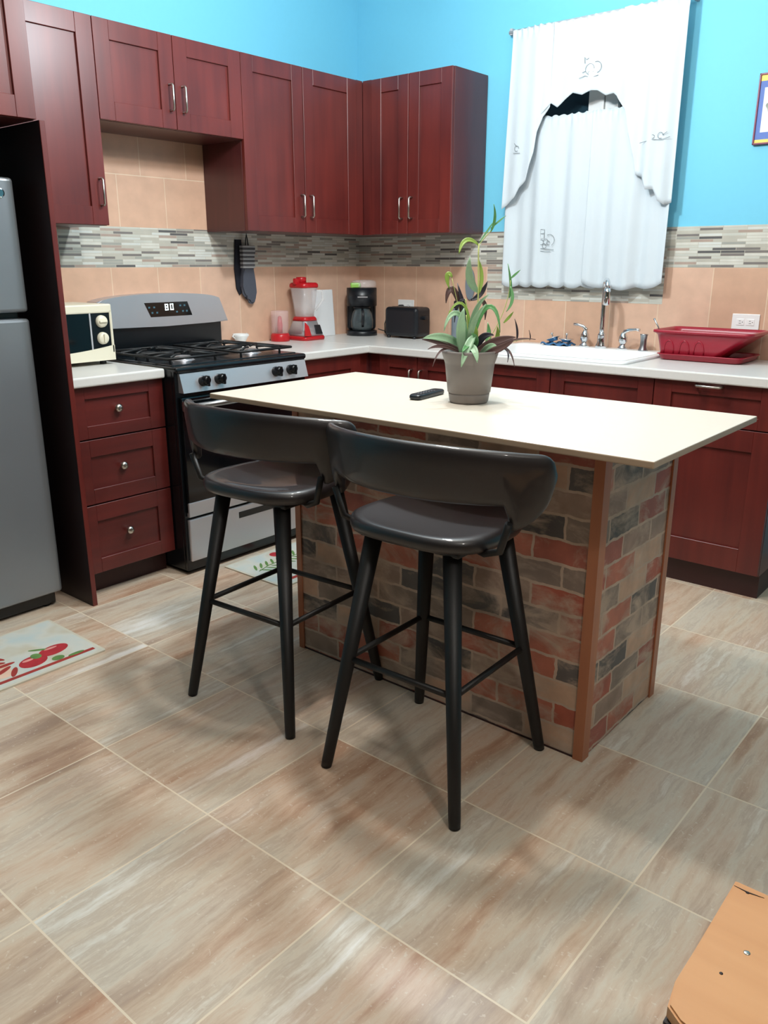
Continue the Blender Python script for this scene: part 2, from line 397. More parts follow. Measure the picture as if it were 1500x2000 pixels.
# ------------------------------------------------------------------ the setting
RX, RY, RZ = 8.6, -9.4, 3.05
M['tan'] = wall_paint('tan_wall_paint', rgb(150, 132, 112))
struct(MB().box(-.02, RX, RY, .02, -.1, 0).build('floor', 'floor'))
struct(MB().box(-.14, RX+.14, RY-.14, .14, RZ, RZ+.1).build('ceiling', 'white_ceiling'))
struct(MB().box(-.14, 0, RY-.14, .14, -.1, RZ).build('wall_left', 'blue'))
WX0, WX1, WZ0, WZ1 = 1.17, 1.90, 1.30, 2.36
m = MB(); m.box(0, WX0, 0, .14, -.1, RZ); m.box(WX1, RX, 0, .14, -.1, RZ); m.box(WX0, WX1, 0, .14, -.1, WZ0); m.box(WX0, WX1, 0, .14, WZ1, RZ)
struct(m.build('wall_back', 'blue'))
struct(MB().box(RX, RX+.14, RY-.14, .14, -.1, RZ).build('wall_right', 'tan'))
struct(MB().box(-.14, RX, RY-.14, RY, -.1, RZ).build('wall_front', 'tan'))
# window
w = struct(thing('window_1', '', 'window', (1.535, .06, 1.3)))
del w['label']; del w['category']
m = MB()
m.box(WX0, WX1, .04, .10, WZ0, WZ0+.05, .004); m.box(WX0, WX1, .04, .10, WZ1-.05, WZ1, .004)
m.box(WX0, WX0+.05, .04, .10, WZ0, WZ1, .004); m.box(WX1-.05, WX1, .04, .10, WZ0, WZ1, .004)
m.box(1.475, 1.555, .035, .10, WZ0, WZ1, .004); m.box(1.558, 1.625, .045, .10, WZ0, WZ1, .004)
m.build('window_frame', 'white', w)
MB().box(WX0+.04, WX1-.04, .072, .078, WZ0+.04, WZ1-.04).build('window_pane', 'winglass', w)
# wall tiles and mosaic
T = .008
struct(MB(FL).box(-2.366, -T, 0, T, .90, 1.312).build('trim_1', 'tileL'))
struct(MB(FL).box(-1.925, -1.17, 0, T, 1.493, 1.90).build('trim_2', 'tileT'))
m = MB(FR); m.box(T, .955, 0, T, .90, 1.312); m.box(.955, 1.955, 0, T, .90, 1.142); m.box(1.955, 2.95, 0, T, .90, 1.312)
struct(m.build('trim_3', 'tileR'))
struct(MB(FL).box(-2.366, -T, 0, T+.001, 1.312, 1.493).build('trim_4', 'mosaic'))
m = MB(FR); m.box(T, WX0, 0, T+.001, 1.312, 1.493); m.box(.955, 1.955, 0, T+.001, 1.142, WZ0); m.box(.955, WX0, 0, T+.001, WZ0, 1.312)
m.box(WX1, 1.955, 0, T+.001, WZ0, 1.312); m.box(WX1, 2.95, 0, T+.001, 1.312, 1.493)
struct(m.build('trim_5', 'mosaic'))

# ------------------------------------------------------------------ cabinet helpers
def pull(F, u, d, z0, z1, parent, horiz=False):
    r = .0048; o = .028
    if horiz: pts = [(z0, d, u), (z0, d+o-.006, u), (z0+.006, d+o, u), (z1-.006, d+o, u), (z1, d+o-.006, u), (z1, d, u)]
    else: pts = [(u, d, z0), (u, d+o-.006, z0), (u, d+o, z0+.006), (u, d+o, z1-.006), (u, d+o-.006, z1), (u, d, z1)]
    return MB(F).tube(pts, r, 10).build('handle', 'nickel', parent)
def knobF(F, u, d, z, parent, mat='nickel'):
    m = MB(F); b = bmesh.new(); prof = [(0, .028), (.010, .027), (.0165, .021), (.017, .017), (.012, .012), (.0065, .007), (.0065, 0)]
    rings = [[b.verts.new((u+r*math.cos(2*pi*k/20), d+h, z+r*math.sin(2*pi*k/20))) for k in range(20)] for r, h in prof]
    for A, B in zip(rings, rings[1:]):
        for k in range(20): b.faces.new((A[k], A[(k+1) % 20], B[(k+1) % 20], B[k])).smooth = True
    bmesh.ops.remove_doubles(b, verts=b.verts[:], dist=1e-6); m._merge(b)
    return m.build('knob', mat, parent)
def door(F, u0, u1, z0, z1, d, parent, name='door', rail=.072, top=None, bot=None, mat='cab', th=.02, g=.0015):
    u0 += g; u1 -= g; z0 += g; z1 -= g; top = rail if top is None else top; bot = rail if bot is None else bot
    m = MB(F); e = .0012
    m.box(u0, u0+rail, d-th, d, z0, z1, e, 1); m.box(u1-rail, u1, d-th, d, z0, z1, e, 1)
    m.box(u0+rail, u1-rail, d-th, d-.0005, z1-top, z1, e, 1); m.box(u0+rail, u1-rail, d-th, d-.0005, z0, z0+bot, e, 1)
    m.box(u0+rail-.004, u1-rail+.004, d-th, d-.010, z0+bot-.004, z1-top+.004)
    return m.build(name, mat, parent)
def carcass(F, u0, u1, d1, z0, z1, parent, mat='cabside', d0=.010):
    return MB(F).box(u0, u1, d0, d1, z0, z1, .001, 1).build('body', mat, parent)

ZB, ZT, DU = 1.482, 2.263, .323
# tall upper by the fridge
t = thing('wall_cabinet', 'tall one-door upper cabinet between fridge surround and range, over the microwave', 'cabinet', (.16, -2.15, ZB))
carcass(FL, -2.366, -1.931, DU-.021, ZB, ZT, t); d = door(FL, -2.366, -1.931, ZB, ZT, DU, t); pull(FL, -1.962, DU, 1.56, 1.663, d)
# over the range
t = thing('wall_cabinet', 'short two-door upper cabinet above the range', 'cabinet', (.16, -1.55, 1.89))
carcass(FL, -1.931, -1.174, DU-.021, 1.89, ZT, t)
d = door(FL, -1.931, -1.552, 1.89, ZT, DU, t); pull(FL, -1.582, DU, 1.963, 2.066, d)
d = door(FL, -1.552, -1.174, 1.89, ZT, DU, t); pull(FL, -1.515, DU, 1.963, 2.066, d)
# corner stove wall
t = thing('wall_cabinet', 'tall two-door upper cabinet right of the range, running into the corner', 'cabinet', (.16, -.6, ZB))
carcass(FL, -1.174, -.012, DU-.021, ZB, ZT, t)
d = door(FL, -1.174, -.776, ZB, ZT, DU, t); pull(FL, -.806, DU, 1.56, 1.665, d)
d = door(FL, -.774, -.372, ZB, ZT, DU, t); pull(FL, -.742, DU, 1.56, 1.665, d)
MB(FL).box(-.372, -DU, DU-.021, DU-.002, ZB, ZT).build('filler_strip', 'cab', t)
# window wall upper
t = thing('wall_cabinet', 'two-door upper cabinet on the window wall beside the curtain', 'cabinet', (.62, -.16, ZB))
carcass(FR, DU, .917, DU-.021, ZB, ZT, t)
MB(FR).box(DU, .382, DU-.021, DU-.002, ZB, ZT).build('filler_strip', 'cab', t)
d = door(FR, .382, .638, ZB, ZT, DU, t, rail=.068); pull(FR, .602, DU, 1.56, 1.665, d)
d = door(FR, .640, .917, ZB, ZT, DU, t, rail=.068); pull(FR, .668, DU, 1.56, 1.665, d)
# cabinet over fridge
t = thing('wall_cabinet', 'deep upper cabinet above the fridge, cut by the frame edge', 'cabinet', (.33, -2.8, 1.80))
carcass(FL, -3.28, -2.389, .639, 1.80, ZT, t)
d = door(FL, -2.832, -2.389, 1.80, ZT, .66, t, rail=.068); pull(FL, -2.80, .66, 1.87, 1.97, d)
d = door(FL, -3.28, -2.834, 1.80, ZT, .66, t, rail=.068); pull(FL, -2.87, .66, 1.87, 1.97, d)
# fridge side panel: dark laminate deepened with painted shade, plain cherry front edge
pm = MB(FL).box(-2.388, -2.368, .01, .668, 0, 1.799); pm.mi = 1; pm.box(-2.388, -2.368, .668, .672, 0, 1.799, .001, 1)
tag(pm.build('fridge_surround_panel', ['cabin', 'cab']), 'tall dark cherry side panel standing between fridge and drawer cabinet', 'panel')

# lower drawers left of range
t = thing('base_cabinet', 'three-drawer cherry base cabinet under the microwave', 'cabinet', (.3, -2.15, 0))
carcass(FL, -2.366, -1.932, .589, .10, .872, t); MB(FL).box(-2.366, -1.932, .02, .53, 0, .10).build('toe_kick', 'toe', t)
for z0, z1 in ((.664, .872), (.398, .661), (.105, .395)):
    d = door(FL, -2.366, -1.932, z0, z1, .61, t, 'drawer', rail=.07, top=.048 if z0 > .6 else .068, bot=.05 if z0 > .6 else .06, mat='cabh'); knobF(FL, -2.152, .599, (z0+z1)/2+.005, d)
# lower corner, stove wall
t = thing('base_cabinet', 'cherry base cabinet right of the range, reaching the corner', 'cabinet', (.3, -.6, 0))
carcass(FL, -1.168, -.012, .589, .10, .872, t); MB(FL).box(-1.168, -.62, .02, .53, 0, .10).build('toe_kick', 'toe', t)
door(FL, -1.168, -.68, .105, .872, .61, t, mat='cab')
MB(FL).box(-.68, -.612, .57, .592, .105, .872).build('filler_strip', 'cab', t)
# window wall base cabinets
t = thing('base_cabinet', 'two-door cherry base cabinet under the toaster', 'cabinet', (.94, -.3, 0))
carcass(FR, .592, 1.218, .589, .10, .872, t); MB(FR).box(.57, 1.218, .02, .53, 0, .10).build('toe_kick', 'toe', t)
MB(FR).box(.612, .682, .57, .592, .105, .872).build('filler_strip', 'cab', t)
d = door(FR, .682, .936, .105, .872, .61, t, rail=.065); pull(FR, .905, .61, .70, .803, d)
d = door(FR, .938, 1.218, .105, .872, .61, t, rail=.065); pull(FR, .968, .61, .70, .803, d)
t = thing('base_cabinet', 'cherry sink base cabinet with two false drawer fronts', 'cabinet', (1.7, -.3, 0))
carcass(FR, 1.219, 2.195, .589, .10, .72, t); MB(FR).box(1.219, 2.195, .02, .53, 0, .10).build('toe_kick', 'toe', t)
MB(FR).box(1.219, 2.195, .55, .589, .72, .872).build('front_rail', 'cabside', t)
for a, b_ in ((1.219, 1.706), (1.708, 2.195)):
    door(FR, a, b_, .70, .872, .61, t, 'false_drawer_front', rail=.068, top=.05, bot=.045)
    d = door(FR, a, b_, .105, .698, .61, t); pull(FR, a+.03 if a > 1.5 else b_-.03, .61, .56, .66, d)
t = thing('base_cabinet', 'cherry base cabinet with one drawer at the counter end, under the dish rack', 'cabinet', (2.45, -.3, 0))
carcass(FR, 2.196, 2.703, .589, .10, .872, t); MB(FR).box(2.196, 2.703, .02, .575, 0, .10).build('toe_kick', 'toe', t)
d = door(FR, 2.196, 2.703, .70, .872, .61, t, 'drawer', rail=.075, top=.05, bot=.045, mat='cab'); pull(FR, .858, .61, 2.376, 2.477, d, True)
d = door(FR, 2.196, 2.703, .105, .698, .61, t, rail=.085, bot=.10); pull(FR, 2.235, .61, .56, .66, d)

# countertops
tag(MB(FL).box(-2.366, -1.933, .009, .635, .872, .912, .008, 3).build('countertop', 'counter'), 'short white laminate worktop under the microwave', 'countertop')
m = MB()
SX0, SX1, SY0, SY1 = 1.26, 2.03, -.545, -.085
b = bmesh.new()
m.box(.009, .635, -1.167, -.635, .872, .912, .008, 3)
m.box(.009, SX0, -.64, -.009, .872, .912, .006, 2)
m.box(SX0-.01, SX1+.01, -.635, SY0, .872, .912, .006, 2); m.box(SX0-.01, SX1+.01, SY1, -.009, .872, .912, .004, 1)
m.box(SX1, 2.745, -.635, -.009, .872, .912, .006, 2)
tag(m.build('countertop', 'counter'), 'long white L-shaped laminate worktop running through the corner to the dish rack', 'countertop')

# sink
t = thing('kitchen_sink', 'white drop-in kitchen sink under the curtained window', 'sink', (1.64, -.3, .912))
m = MB(); z = .922
def rr(x0, x1, y0, y1, r, z, n=6):
    out = []
    for cx, cy, a0 in ((x1-r, y1-r, 0), (x0+r, y1-r, 90), (x0+r, y0+r, 180), (x1-r, y0+r, 270)):
        for k in range(n+1):
            a = R(a0+90*k/n); out.append((cx+r*math.cos(a), cy+r*math.sin(a), z))
    return out
SO = (1.225, 2.052, -.60, -.03)
m.loft([rr(*SO, .04, .913), rr(*SO, .04, .919), rr(SO[0]+.006, SO[1]-.006, SO[2]+.006, SO[3]-.006, .038, .925), rr(SO[0]+.03, SO[1]-.03, SO[2]+.03, -.145, .04, .925),
        rr(SO[0]+.036, SO[1]-.036, SO[2]+.036, -.151, .04, .918), rr(SO[0]+.05, SO[1]-.05, SO[2]+.07, -.165, .05, .76), rr(SO[0]+.09, SO[1]-.09, SO[2]+.11, -.20, .05, .745)], closed_ends=False)
m.bm.faces.new(m.bm.verts[-28:])
m.build('basin', 'sinkw', t)
MB().lathe([(0, .7452), (.04, .7452), (.043, .748), (.046, .7455)], (1.64, -.35, 0), 24).build('drain', 'steel', t)
# faucet
t = thing('faucet', 'tall chrome gooseneck faucet rising in front of the curtain hem', 'faucet', (1.70, -.10, .925))
m = MB(); m.lathe([(0, .925), (.028, .925), (.026, .94), (.02, .955), (.0185, .985), (.02, .99), (.015, 1.0)], (1.70, -.10, 0), 24)
m.build('base', 'chrome', t)
dirx, diry = .55, -.83; pts = [(1.70, -.10, .99+i*.0275) for i in range(9)]
for k in range(1, 13):
    a = pi*k/12*.95; rr_ = .042; pts.append((1.70+dirx*rr_*(1-math.cos(a)), -.10+diry*rr_*(1-math.cos(a)), 1.21+rr_*math.sin(a)))
MB().tube(pts, .0125, 16).build('spout', 'chrome', t)
p = pts[-1]
MB().tube([p, (p[0], p[1], p[2]-.02), (p[0], p[1], p[2]-.075), (p[0], p[1], p[2]-.08)], [.0135, .016, .018, .015], 16).build('spray_head', 'chrome', t)
def tap(x, y, sgn, label):
    t = thing('sink_tap', label, 'tap', (x, y, .925))
    MB().lathe([(0, .925), (.026, .925), (.024, .935), (.016, .945), (.015, .955), (.022, .965), (.021, .985), (.013, 1.0), (.008, 1.008), (0, 1.01)], (x, y, 0), 24).build('base', 'chrome', t)
    if sgn < 0: q = [(x, y, .99), (x+.004, y, 1.012), (x-.012, y, 1.026), (x-.035, y-.005, 1.033), (x-.06, y-.01, 1.036)]
    else: q = [(x, y, .99), (x+.006, y, 1.012), (x+.03, y, 1.02), (x+.065, y-.005, 1.024), (x+.085, y-.01, 1.022)]
    MB().tube(q, [.010, .010, .0075, .006, .007], 12).build('lever', 'chrome', t)
tap(1.605, -.09, -1, 'chrome lever tap left of the gooseneck faucet')
tap(1.81, -.09, 1, 'chrome lever tap right of the gooseneck faucet')
tag(MB().lathe([(0, .925), (.024, .925), (.023, .93), (.016, .945), (.015, .975), (.018, 1.0), (.02, 1.004), (0, 1.004)], (1.915, -.09, 0), 24).build('soap_dispenser', 'steel'), 'small steel cylinder on the sink deck, left of the red dish rack', 'soap dispenser')
# strainers on blue cloth
m = MB(); b = [];
for i in range(9):
    row = []
    for j in range(13):
        x = 1.385+.0125*j; y = -.145+.0125*i; row.append((x, y, .931+.006*math.sin(j*1.3+i)+.004*math.sin(i*1.7)))
    b.append(row)
tag(MB().grid(b).build('dish_cloth', 'cloth_blue', solid=.004), 'blue cloth folded under the sink strainers', 'cloth')
def strainer(x, y, tilt, label):
    t = thing('sink_strainer', label, 'strainer', (x, y, .94))
    m = MB(lambda a, b_, c: (x+a*math.cos(tilt)+c*math.sin(tilt), y+b_, .957+c*math.cos(tilt)-a*math.sin(tilt)))
    m.lathe([(0, -.014), (.02, -.014), (.026, -.004), (.036, 0), (.038, .003), (.026, .003), (.02, -.008), (0, -.008)], (0, 0, 0), 24).build('basket', 'chrome', t)
    m = MB(lambda a, b_, c: (x+a*math.cos(tilt)+c*math.sin(tilt), y+b_, .957+c*math.cos(tilt)-a*math.sin(tilt)))
    m.lathe([(.003, -.01), (.003, .02), (.008, .024), (.006, .03), (0, .032)], (0, 0, 0), 12).build('stem', 'chrome', t)
strainer(1.43, -.095, -.35, 'chrome sink strainer tipped on the left of the blue cloth')
strainer(1.505, -.095, .05, 'chrome sink strainer lying flat on the right of the blue cloth')

# ------------------------------------------------------------------ dish rack
t = thing('dish_rack', 'crimson plastic dish drainer on its tray at the right end of the counter', 'dish rack', (2.24, -.16, .912))
m = MB()
a = (2.064, 2.44, -.292, -.03)
def ins(q, d): return (q[0]+d, q[1]-d, q[2]+d, q[3]-d)
m.loft([rr(*ins(a, .02), .03, .9125), rr(*ins(a, .008), .035, .917), rr(*ins(a, 0), .035, .936), rr(*ins(a, -.006), .035, .938), rr(*ins(a, -.004), .035, .941), rr(*ins(a, .008), .035, .937), rr(*ins(a, .02), .03, .920)])
m.build('tray', 'rack', t)
m = MB(); q0 = (2.068, 2.33, -.278, -.06); q1 = (2.060, 2.40, -.284, -.05); q2 = (2.052, 2.455, -.29, -.045)
m.loft([rr(*ins(q0, .008), .03, .923), rr(*q0, .03, .932), rr(*q1, .03, .985), rr(*q2, .03, 1.022), rr(2.045, 2.462, -.295, -.04, .03, 1.03), rr(2.036, 2.478, -.307, -.03, .035, 1.033), rr(2.036, 2.478, -.307, -.03, .035, 1.044),
        rr(2.047, 2.464, -.296, -.04, .03, 1.046), rr(*ins(q2, .003), .03, 1.03), rr(*ins(q1, .004), .03, .985), rr(*ins(q0, .004), .03, .935), rr(*ins(q0, .01), .03, .93)])
m.build('basket', 'rack', t)
for k, x in enumerate((2.115, 2.185, 2.25)):
    pts = []
    for i in range(13):
        a_ = pi*i/12; pts.append((x+.022*math.cos(a_), -.2805-.006*math.sin(a_), .945+.055*math.sin(a_)**.7))
    MB().tube(pts, .0035, 8).build('arch_rib', 'rack', t)
tag(MB().tube([(2.06, -.24, .96), (2.045, -.245, 1.05), (2.022, -.25, 1.09)], [.003, .003, .0045], 8).build('utensil', M['steel']), 'thin dark utensil standing in the left corner of the red dish rack', 'utensil')

# ------------------------------------------------------------------ outlets
def outlet(x, z, label, plug=False):
    t = thing('wall_outlet', label, 'outlet', (x, -.009, z))
    MB(FR).box(x-.06, x+.06, .0085, .014, z-.036, z+.036, .002).build('cover_plate', 'white', t)
    for dx in (-.022, .022):
        m = MB(FR); m.box(x+dx-.017, x+dx+.017, .0135, .016, z-.014, z+.014, .004); m.mi = 1
        m.box(x+dx-.006, x+dx+.002, .0155, .0163, z+.004, z+.006); m.box(x+dx-.006, x+dx+.004, .0155, .0163, z-.006, z-.004); m.box(x+dx+.008, x+dx+.011, .0155, .0163, z-.002, z+.002)
        m.build('receptacle', ['white', 'blackplastic'], t)
outlet(.385, 1.085, 'white horizontal wall outlet behind the black toaster')
outlet(2.352, 1.075, 'white horizontal wall outlet above the red dish rack')

# ------------------------------------------------------------------ toaster, coffee maker, blender...
t = thing('toaster', 'black two-slot toaster on the counter beneath the wall outlet', 'toaster', (.49, -.13, .912))
m = MB(); m.box(.375, .615, -.205, -.065, .922, 1.088, .022, 4)
for x in (.40, .59):
    for y in (-.19, -.08): m.cyl((x, y, .912), (x, y, .925), .01, seg=12)
m.build('body', 'blackplastic', t)
m = MB(); m.box(.405, .585, -.165, -.148, 1.084, 1.0895); m.box(.405, .585, -.122, -.105, 1.084, 1.0895); m.build('slots', 'black', t)
MB().box(.613, .635, -.15, -.12, 1.02, 1.04, .004).build('lever', 'blackplastic', t)
m = MB(); m.box(.350, .372, -.045, -.016, 1.068, 1.092, .004); m.tube([(.36, -.045, 1.08), (.34, -.06, 1.078), (.30, -.07, 1.05), (.275, -.08, .98), (.285, -.09, .93), (.33, -.12, .918), (.38, -.16, .925)], .0032, 8)
m.build('power_cord', 'cord', t)
t = thing('coffee_maker', 'black drip coffee maker standing in the counter corner', 'coffee maker', (.17, -.17, .912))
cx, cy = .17, -.17
def Fd(a, b_, c):   # rotate to face the room diagonal
    s_ = math.sqrt(.5); return (cx + (a*s_ + b_*s_), cy + (a*s_ - b_*s_), c)   # b outwards
m = MB(Fd); m.loft([[(.092*math.cos(k*pi/16)*1.0, .085*math.sin(k*pi/16), z_) for k in range(32)] for z_ in (.912, .94)]); m.build('base', 'blackplastic', t)
m = MB(Fd); m.box(-.088, .088, -.085, -.03, .94, 1.19, .02, 3); m.loft([[(.090*math.cos(k*pi/16), .082*math.sin(k*pi/16), z_) for k in range(32)] for z_ in (1.085, 1.19)]); m.build('brew_head', 'blackplastic', t)
m = MB(Fd); m.lathe([(.0, .942), (.055, .942), (.066, .96), (.068, 1.0), (.058, 1.045), (.048, 1.06), (.05, 1.07)], (0, .012, 0), 28); m.build('carafe', 'smoke', t)
m = MB(Fd); m.lathe([(.0, 1.072), (.052, 1.072), (.05, 1.084), (0, 1.085)], (0, .012, 0), 24); m.tube([(.0, .06, 1.065), (.0, .10, 1.06), (.0, .112, 1.03), (.0, .10, .985), (.0, .078, .97)], .008, 10); m.build('carafe_handle', 'blackplastic', t)
MB(Fd).box(-.03, .03, .0805, .0835, 1.135, 1.142).build('badge', 'steelm', t)
m = MB(); m.tube([(.255, -.12, .95), (.275, -.075, .935), (.285, -.06, .916), (.262, -.055, .916)], .003, 8); m.build('power_cord', 'cord', t)
t2 = MB(Fd).lathe([(0, 1.1905), (.072, 1.1905), (.078, 1.20), (.074, 1.225), (.06, 1.234), (0, 1.236)], (.012, 0, 0), 28).build('plastic_container', 'clear'); tag(t2, 'clear plastic tub lying on top of the coffee maker', 'container')
tag(MB(Fd).box(-.07, -.008, .03, .068, 1.1905, 1.22, .008, 3).build('coffee_packet', 'greenpack'), 'lime green packet on top of the coffee maker', 'packet')

# blender
bx, by = .115, -.60
t = thing('blender', 'red countertop blender with clear jug and silver front', 'blender', (bx, by, .912))
def sq(h, r, z_, cx_, cy_, n=5): return rr(cx_-h, cx_+h, cy_-h, cy_+h, r, z_, n)
m = MB(); m.loft([sq(.086, .03, .912, bx, by), sq(.088, .03, .925, bx, by), sq(.084, .03, .935, bx, by)]); m.build('foot', 'red', t)
m = MB(); m.loft([sq(.082, .03, .935, bx, by), sq(.070, .03, .975, bx, by), sq(.055, .026, 1.02, bx, by), sq(.05, .024, 1.025, bx, by)]); m.build('motor_base', 'steelm', t)
m = MB(); m.loft([sq(.0575, .028, 1.018, bx, by), sq(.055, .028, 1.032, bx, by), sq(.048, .024, 1.04, bx, by)]); m.build('collar', 'red', t)
m = MB(); m.loft([[(bx+.087-.0*z_, by-.05+a_, z_) for a_, z_ in ()] or [(bx+.0885, by-.085, .938), (bx+.0885, by-.035, .938), (bx+.073, by-.04, .99), (bx+.066, by-.06, 1.012)], [(bx+.080, by-.085, .938), (bx+.080, by-.035, .938), (bx+.068, by-.04, .99), (bx+.060, by-.06, 1.012)]]); m.build('red_front_flash', 'red', t)
m = MB(); m.loft([[(bx+.0885, by+.01, .945), (bx+.0885, by+.055, .945), (bx+.072, by+.05, .995), (bx+.072, by+.01, .995)], [(bx+.07, by+.01, .945), (bx+.07, by+.055, .945), (bx+.06, by+.05, .995), (bx+.06, by+.01, .995)]]); m.build('button_panel', 'blackplastic', t)
m = MB(); m.loft([sq(.046, .03, 1.04, bx, by), sq(.052, .03, 1.10, bx, by), sq(.062, .032, 1.20, bx, by)], closed_ends=False); m.build('jug', 'clear', t, solid=.003)
m = MB(); m.tube([(bx+.04, by+.045, 1.185), (bx+.06, by+.085, 1.18), (bx+.06, by+.09, 1.13), (bx+.04, by+.05, 1.075)], .007, 10); m.build('jug_handle', 'clear', t)
m = MB(); m.loft([sq(.064, .03, 1.198, bx, by), sq(.067, .032, 1.205, bx, by), sq(.066, .032, 1.218, bx, by), sq(.058, .03, 1.226, bx, by)]); m.lathe([(.028, 1.222), (.03, 1.25), (.026, 1.256), (0, 1.257)], (bx, by-.02, 0), 20); m.box(bx-.012, bx+.012, by-.075, by-.04, 1.215, 1.25, .006); m.build('lid', 'red', t)
gx, gy = .085, -.765
t = thing('grinder_cup', 'small red-based clear grinder cup left of the blender', 'grinder', (gx, gy, .912))
MB().lathe([(0, .912), (.052, .912), (.054, .92), (.053, .945), (.047, .955), (0, .955)], (gx, gy, 0), 28).build('base', 'red', t)
m = MB(); m.lathe([(.047, .953), (.048, 1.0), (.05, 1.07), (.046, 1.078), (0, 1.079)], (gx, gy, 0), 28); m.build('cup', 'clearred', t)
MB().lathe([(.014, .955), (.016, 1.0), (.01, 1.045), (0, 1.05)], (gx, gy, 0), 14).build('blade_post', 'red', t)
# white board
o = MB(lambda a, b_, c: (.028+.02*(1-(c-.912)/.27)+a, b_, c)).box(-.008, .008, -.45, -.283, .912, 1.18, .004).build('cutting_board', 'board'); tag(o, 'flat white cutting board leaning on the tiles behind the blender', 'cutting board')
# small bowl
t = thing('sugar_bowl', 'small white ornamental bowl on the counter beside the range backguard', 'bowl', (.07, -1.04, .912))
MB().lathe([(0, .912), (.026, .912), (.022, .922), (.03, .935), (.04, .955), (.043, .968), (.040, .968), (.03, .94), (0, .93)], (.07, -1.04, 0), 28).build('bowl_body', 'white', t)
for s_ in (-1, 1): MB().tube([(.07, -1.04+s_*.036, .945), (.07, -1.04+s_*.056, .958), (.07, -1.04+s_*.042, .968)], .004, 8).build('handle', 'white', t)
# bottle behind plant
t = thing('soap_bottle', 'grey bottle with black top standing behind the potted plant by the wall', 'bottle', (.815, -.09, .912))
MB().lathe([(0, .912), (.028, .912), (.031, .92), (.031, 1.06), (.022, 1.085), (.014, 1.09)], (.815, -.09, 0), 24).build('bottle_body', 'bottle', t)
MB().lathe([(.015, 1.088), (.02, 1.09), (.02, 1.125), (.012, 1.132), (0, 1.133)], (.815, -.09, 0), 24).build('cap', 'blackplastic', t)
# oval wall plaque
m = MB(FR); m.loft([[(.845+.031*math.cos(k*pi/16)*f, d_, 1.215+.085*math.sin(k*pi/16)*f) for k in range(32)] for f, d_ in ((1, .0095), (1, .016), (.92, .02), (.84, .017))])
tag(m.build('spoon_rest', 'bottle'), 'oval grey plaque on the tiles behind the plant', 'plaque')

# oven mitts
t = thing('hanging_oven_mitt', 'slate grey oven mitt with striped cuff hanging right of the range', 'oven mitt', (.03, -.935, 1.13))
ol = [(-.040, 1.31), (.038, 1.31), (.041, 1.24), (.046, 1.18), (.045, 1.15), (.035, 1.128), (.018, 1.118), (.0, 1.122), (-.010, 1.138), (-.014, 1.158), (-.022, 1.156), (-.036, 1.160), (-.046, 1.176), (-.048, 1.21), (-.044, 1.26)]
m = MB(FL); m.prism([(-.935+u, z_) for u, z_ in ol], .02, .045, 'y', .008); m.build('mitt_hand', 'mitt', t)
m = MB(FL)
for k in range(11):
    m.mi = k % 2; z0 = 1.305+k*.0105; m.box(-.935-.041, -.935+.041+(.006 if k > 6 else 0), .018, .047, z0, z0+.0104, .002, 1)
m.build('striped_cuff', ['cuff', 'cuffd'], t)
m = MB(FL); m.tube([(-.935-.01, .033, 1.418), (-.94, .033, 1.455), (-.935+.0, .033, 1.479), (-.93, .033, 1.455), (-.925, .033, 1.418)], .003, 8); m.build('hanging_loop', 'cord', t)
t = tag(MB(FL).prism([(-1.0, 1.45), (-.955, 1.45), (-.955, 1.25), (-.965, 1.18), (-.985, 1.165), (-1.005, 1.20), (-1.012, 1.30)], .0095, .017, 'y', .003).build('hanging_cloth', 'mittb'), 'dark navy cloth hanging behind the grey oven mitt', 'cloth')

# ------------------------------------------------------------------ microwave
MX, MY0, MY1, MZ0, MZ1 = .325, -2.362, -1.965, .930, 1.165
t = thing('microwave', 'cream compact microwave with two dials on the short worktop', 'microwave', (.18, -2.16, .912))
m = MB(); m.box(.03, MX-.02, MY0, MY1, MZ0, MZ1, .008, 2); m.build('housing', 'cream', t)
for x in (.06, .29):
    for y in (MY0+.04, MY1-.04): MB().cyl((x, y, .912), (x, y, .932), .014, seg=12).build('foot', 'blackplastic', t)
# door frame: curved lower rail
def arc_bottom(y): u = (y-MY0)/(MY1-MY0); return .965+.028*u**2.2
m = MB(FL)
m.box(MY0, MY1, MX-.022, MX+.004, 1.128, MZ1, .006, 2)
ys = [MY0+(MY1-MY0)*k/16 for k in range(17)]
m.prism([(y, arc_bottom(y)) for y in ys]+[(y, MZ0+.0+.002*0) for y in ys[::-1]], MX-.022, MX+.004, 'y')
m.box(MY1-.012, MY1, MX-.022, MX+.004, .96, 1.14, .003, 1)
m.build('front_frame', 'cream', t)
MB(FL).box(MY0+.005, -2.072, MX-.02, MX, .955, 1.132).build('door_window', 'blackglass', t)
MB(FL).box(-2.066, MY1-.008, MX-.02, MX, .955, 1.132).build('control_panel', 'black', t)
MB(FL).box(-2.0725, -2.0655, MX-.02, MX+.002, .955, 1.132).build('door_seam', 'cuff', t)
for z_, an in ((1.094, 0), (1.024, pi/2)):
    m = MB(FL); b = bmesh.new(); prof = [(.0, .016), (.020, .015), (.0245, .010), (.026, 0)]; yc = -2.017
    rings = [[b.verts.new((yc+r*math.cos(2*pi*k/28), MX+h, z_+r*math.sin(2*pi*k/28))) for k in range(28)] for r, h in prof]
    for A, B in zip(rings, rings[1:]):
        for k in range(28): b.faces.new((A[k], A[(k+1) % 28], B[(k+1) % 28], B[k])).smooth = True
    bmesh.ops.remove_doubles(b, verts=b.verts[:], dist=1e-6); m._merge(b)
    if an: m.box(yc-.004, yc+.004, MX+.012, MX+.022, z_-.018, z_+.018, .002)
    else: m.box(yc-.018, yc+.018, MX+.012, MX+.022, z_-.004, z_+.004, .002)
    m.build('dial', 'cream', t)

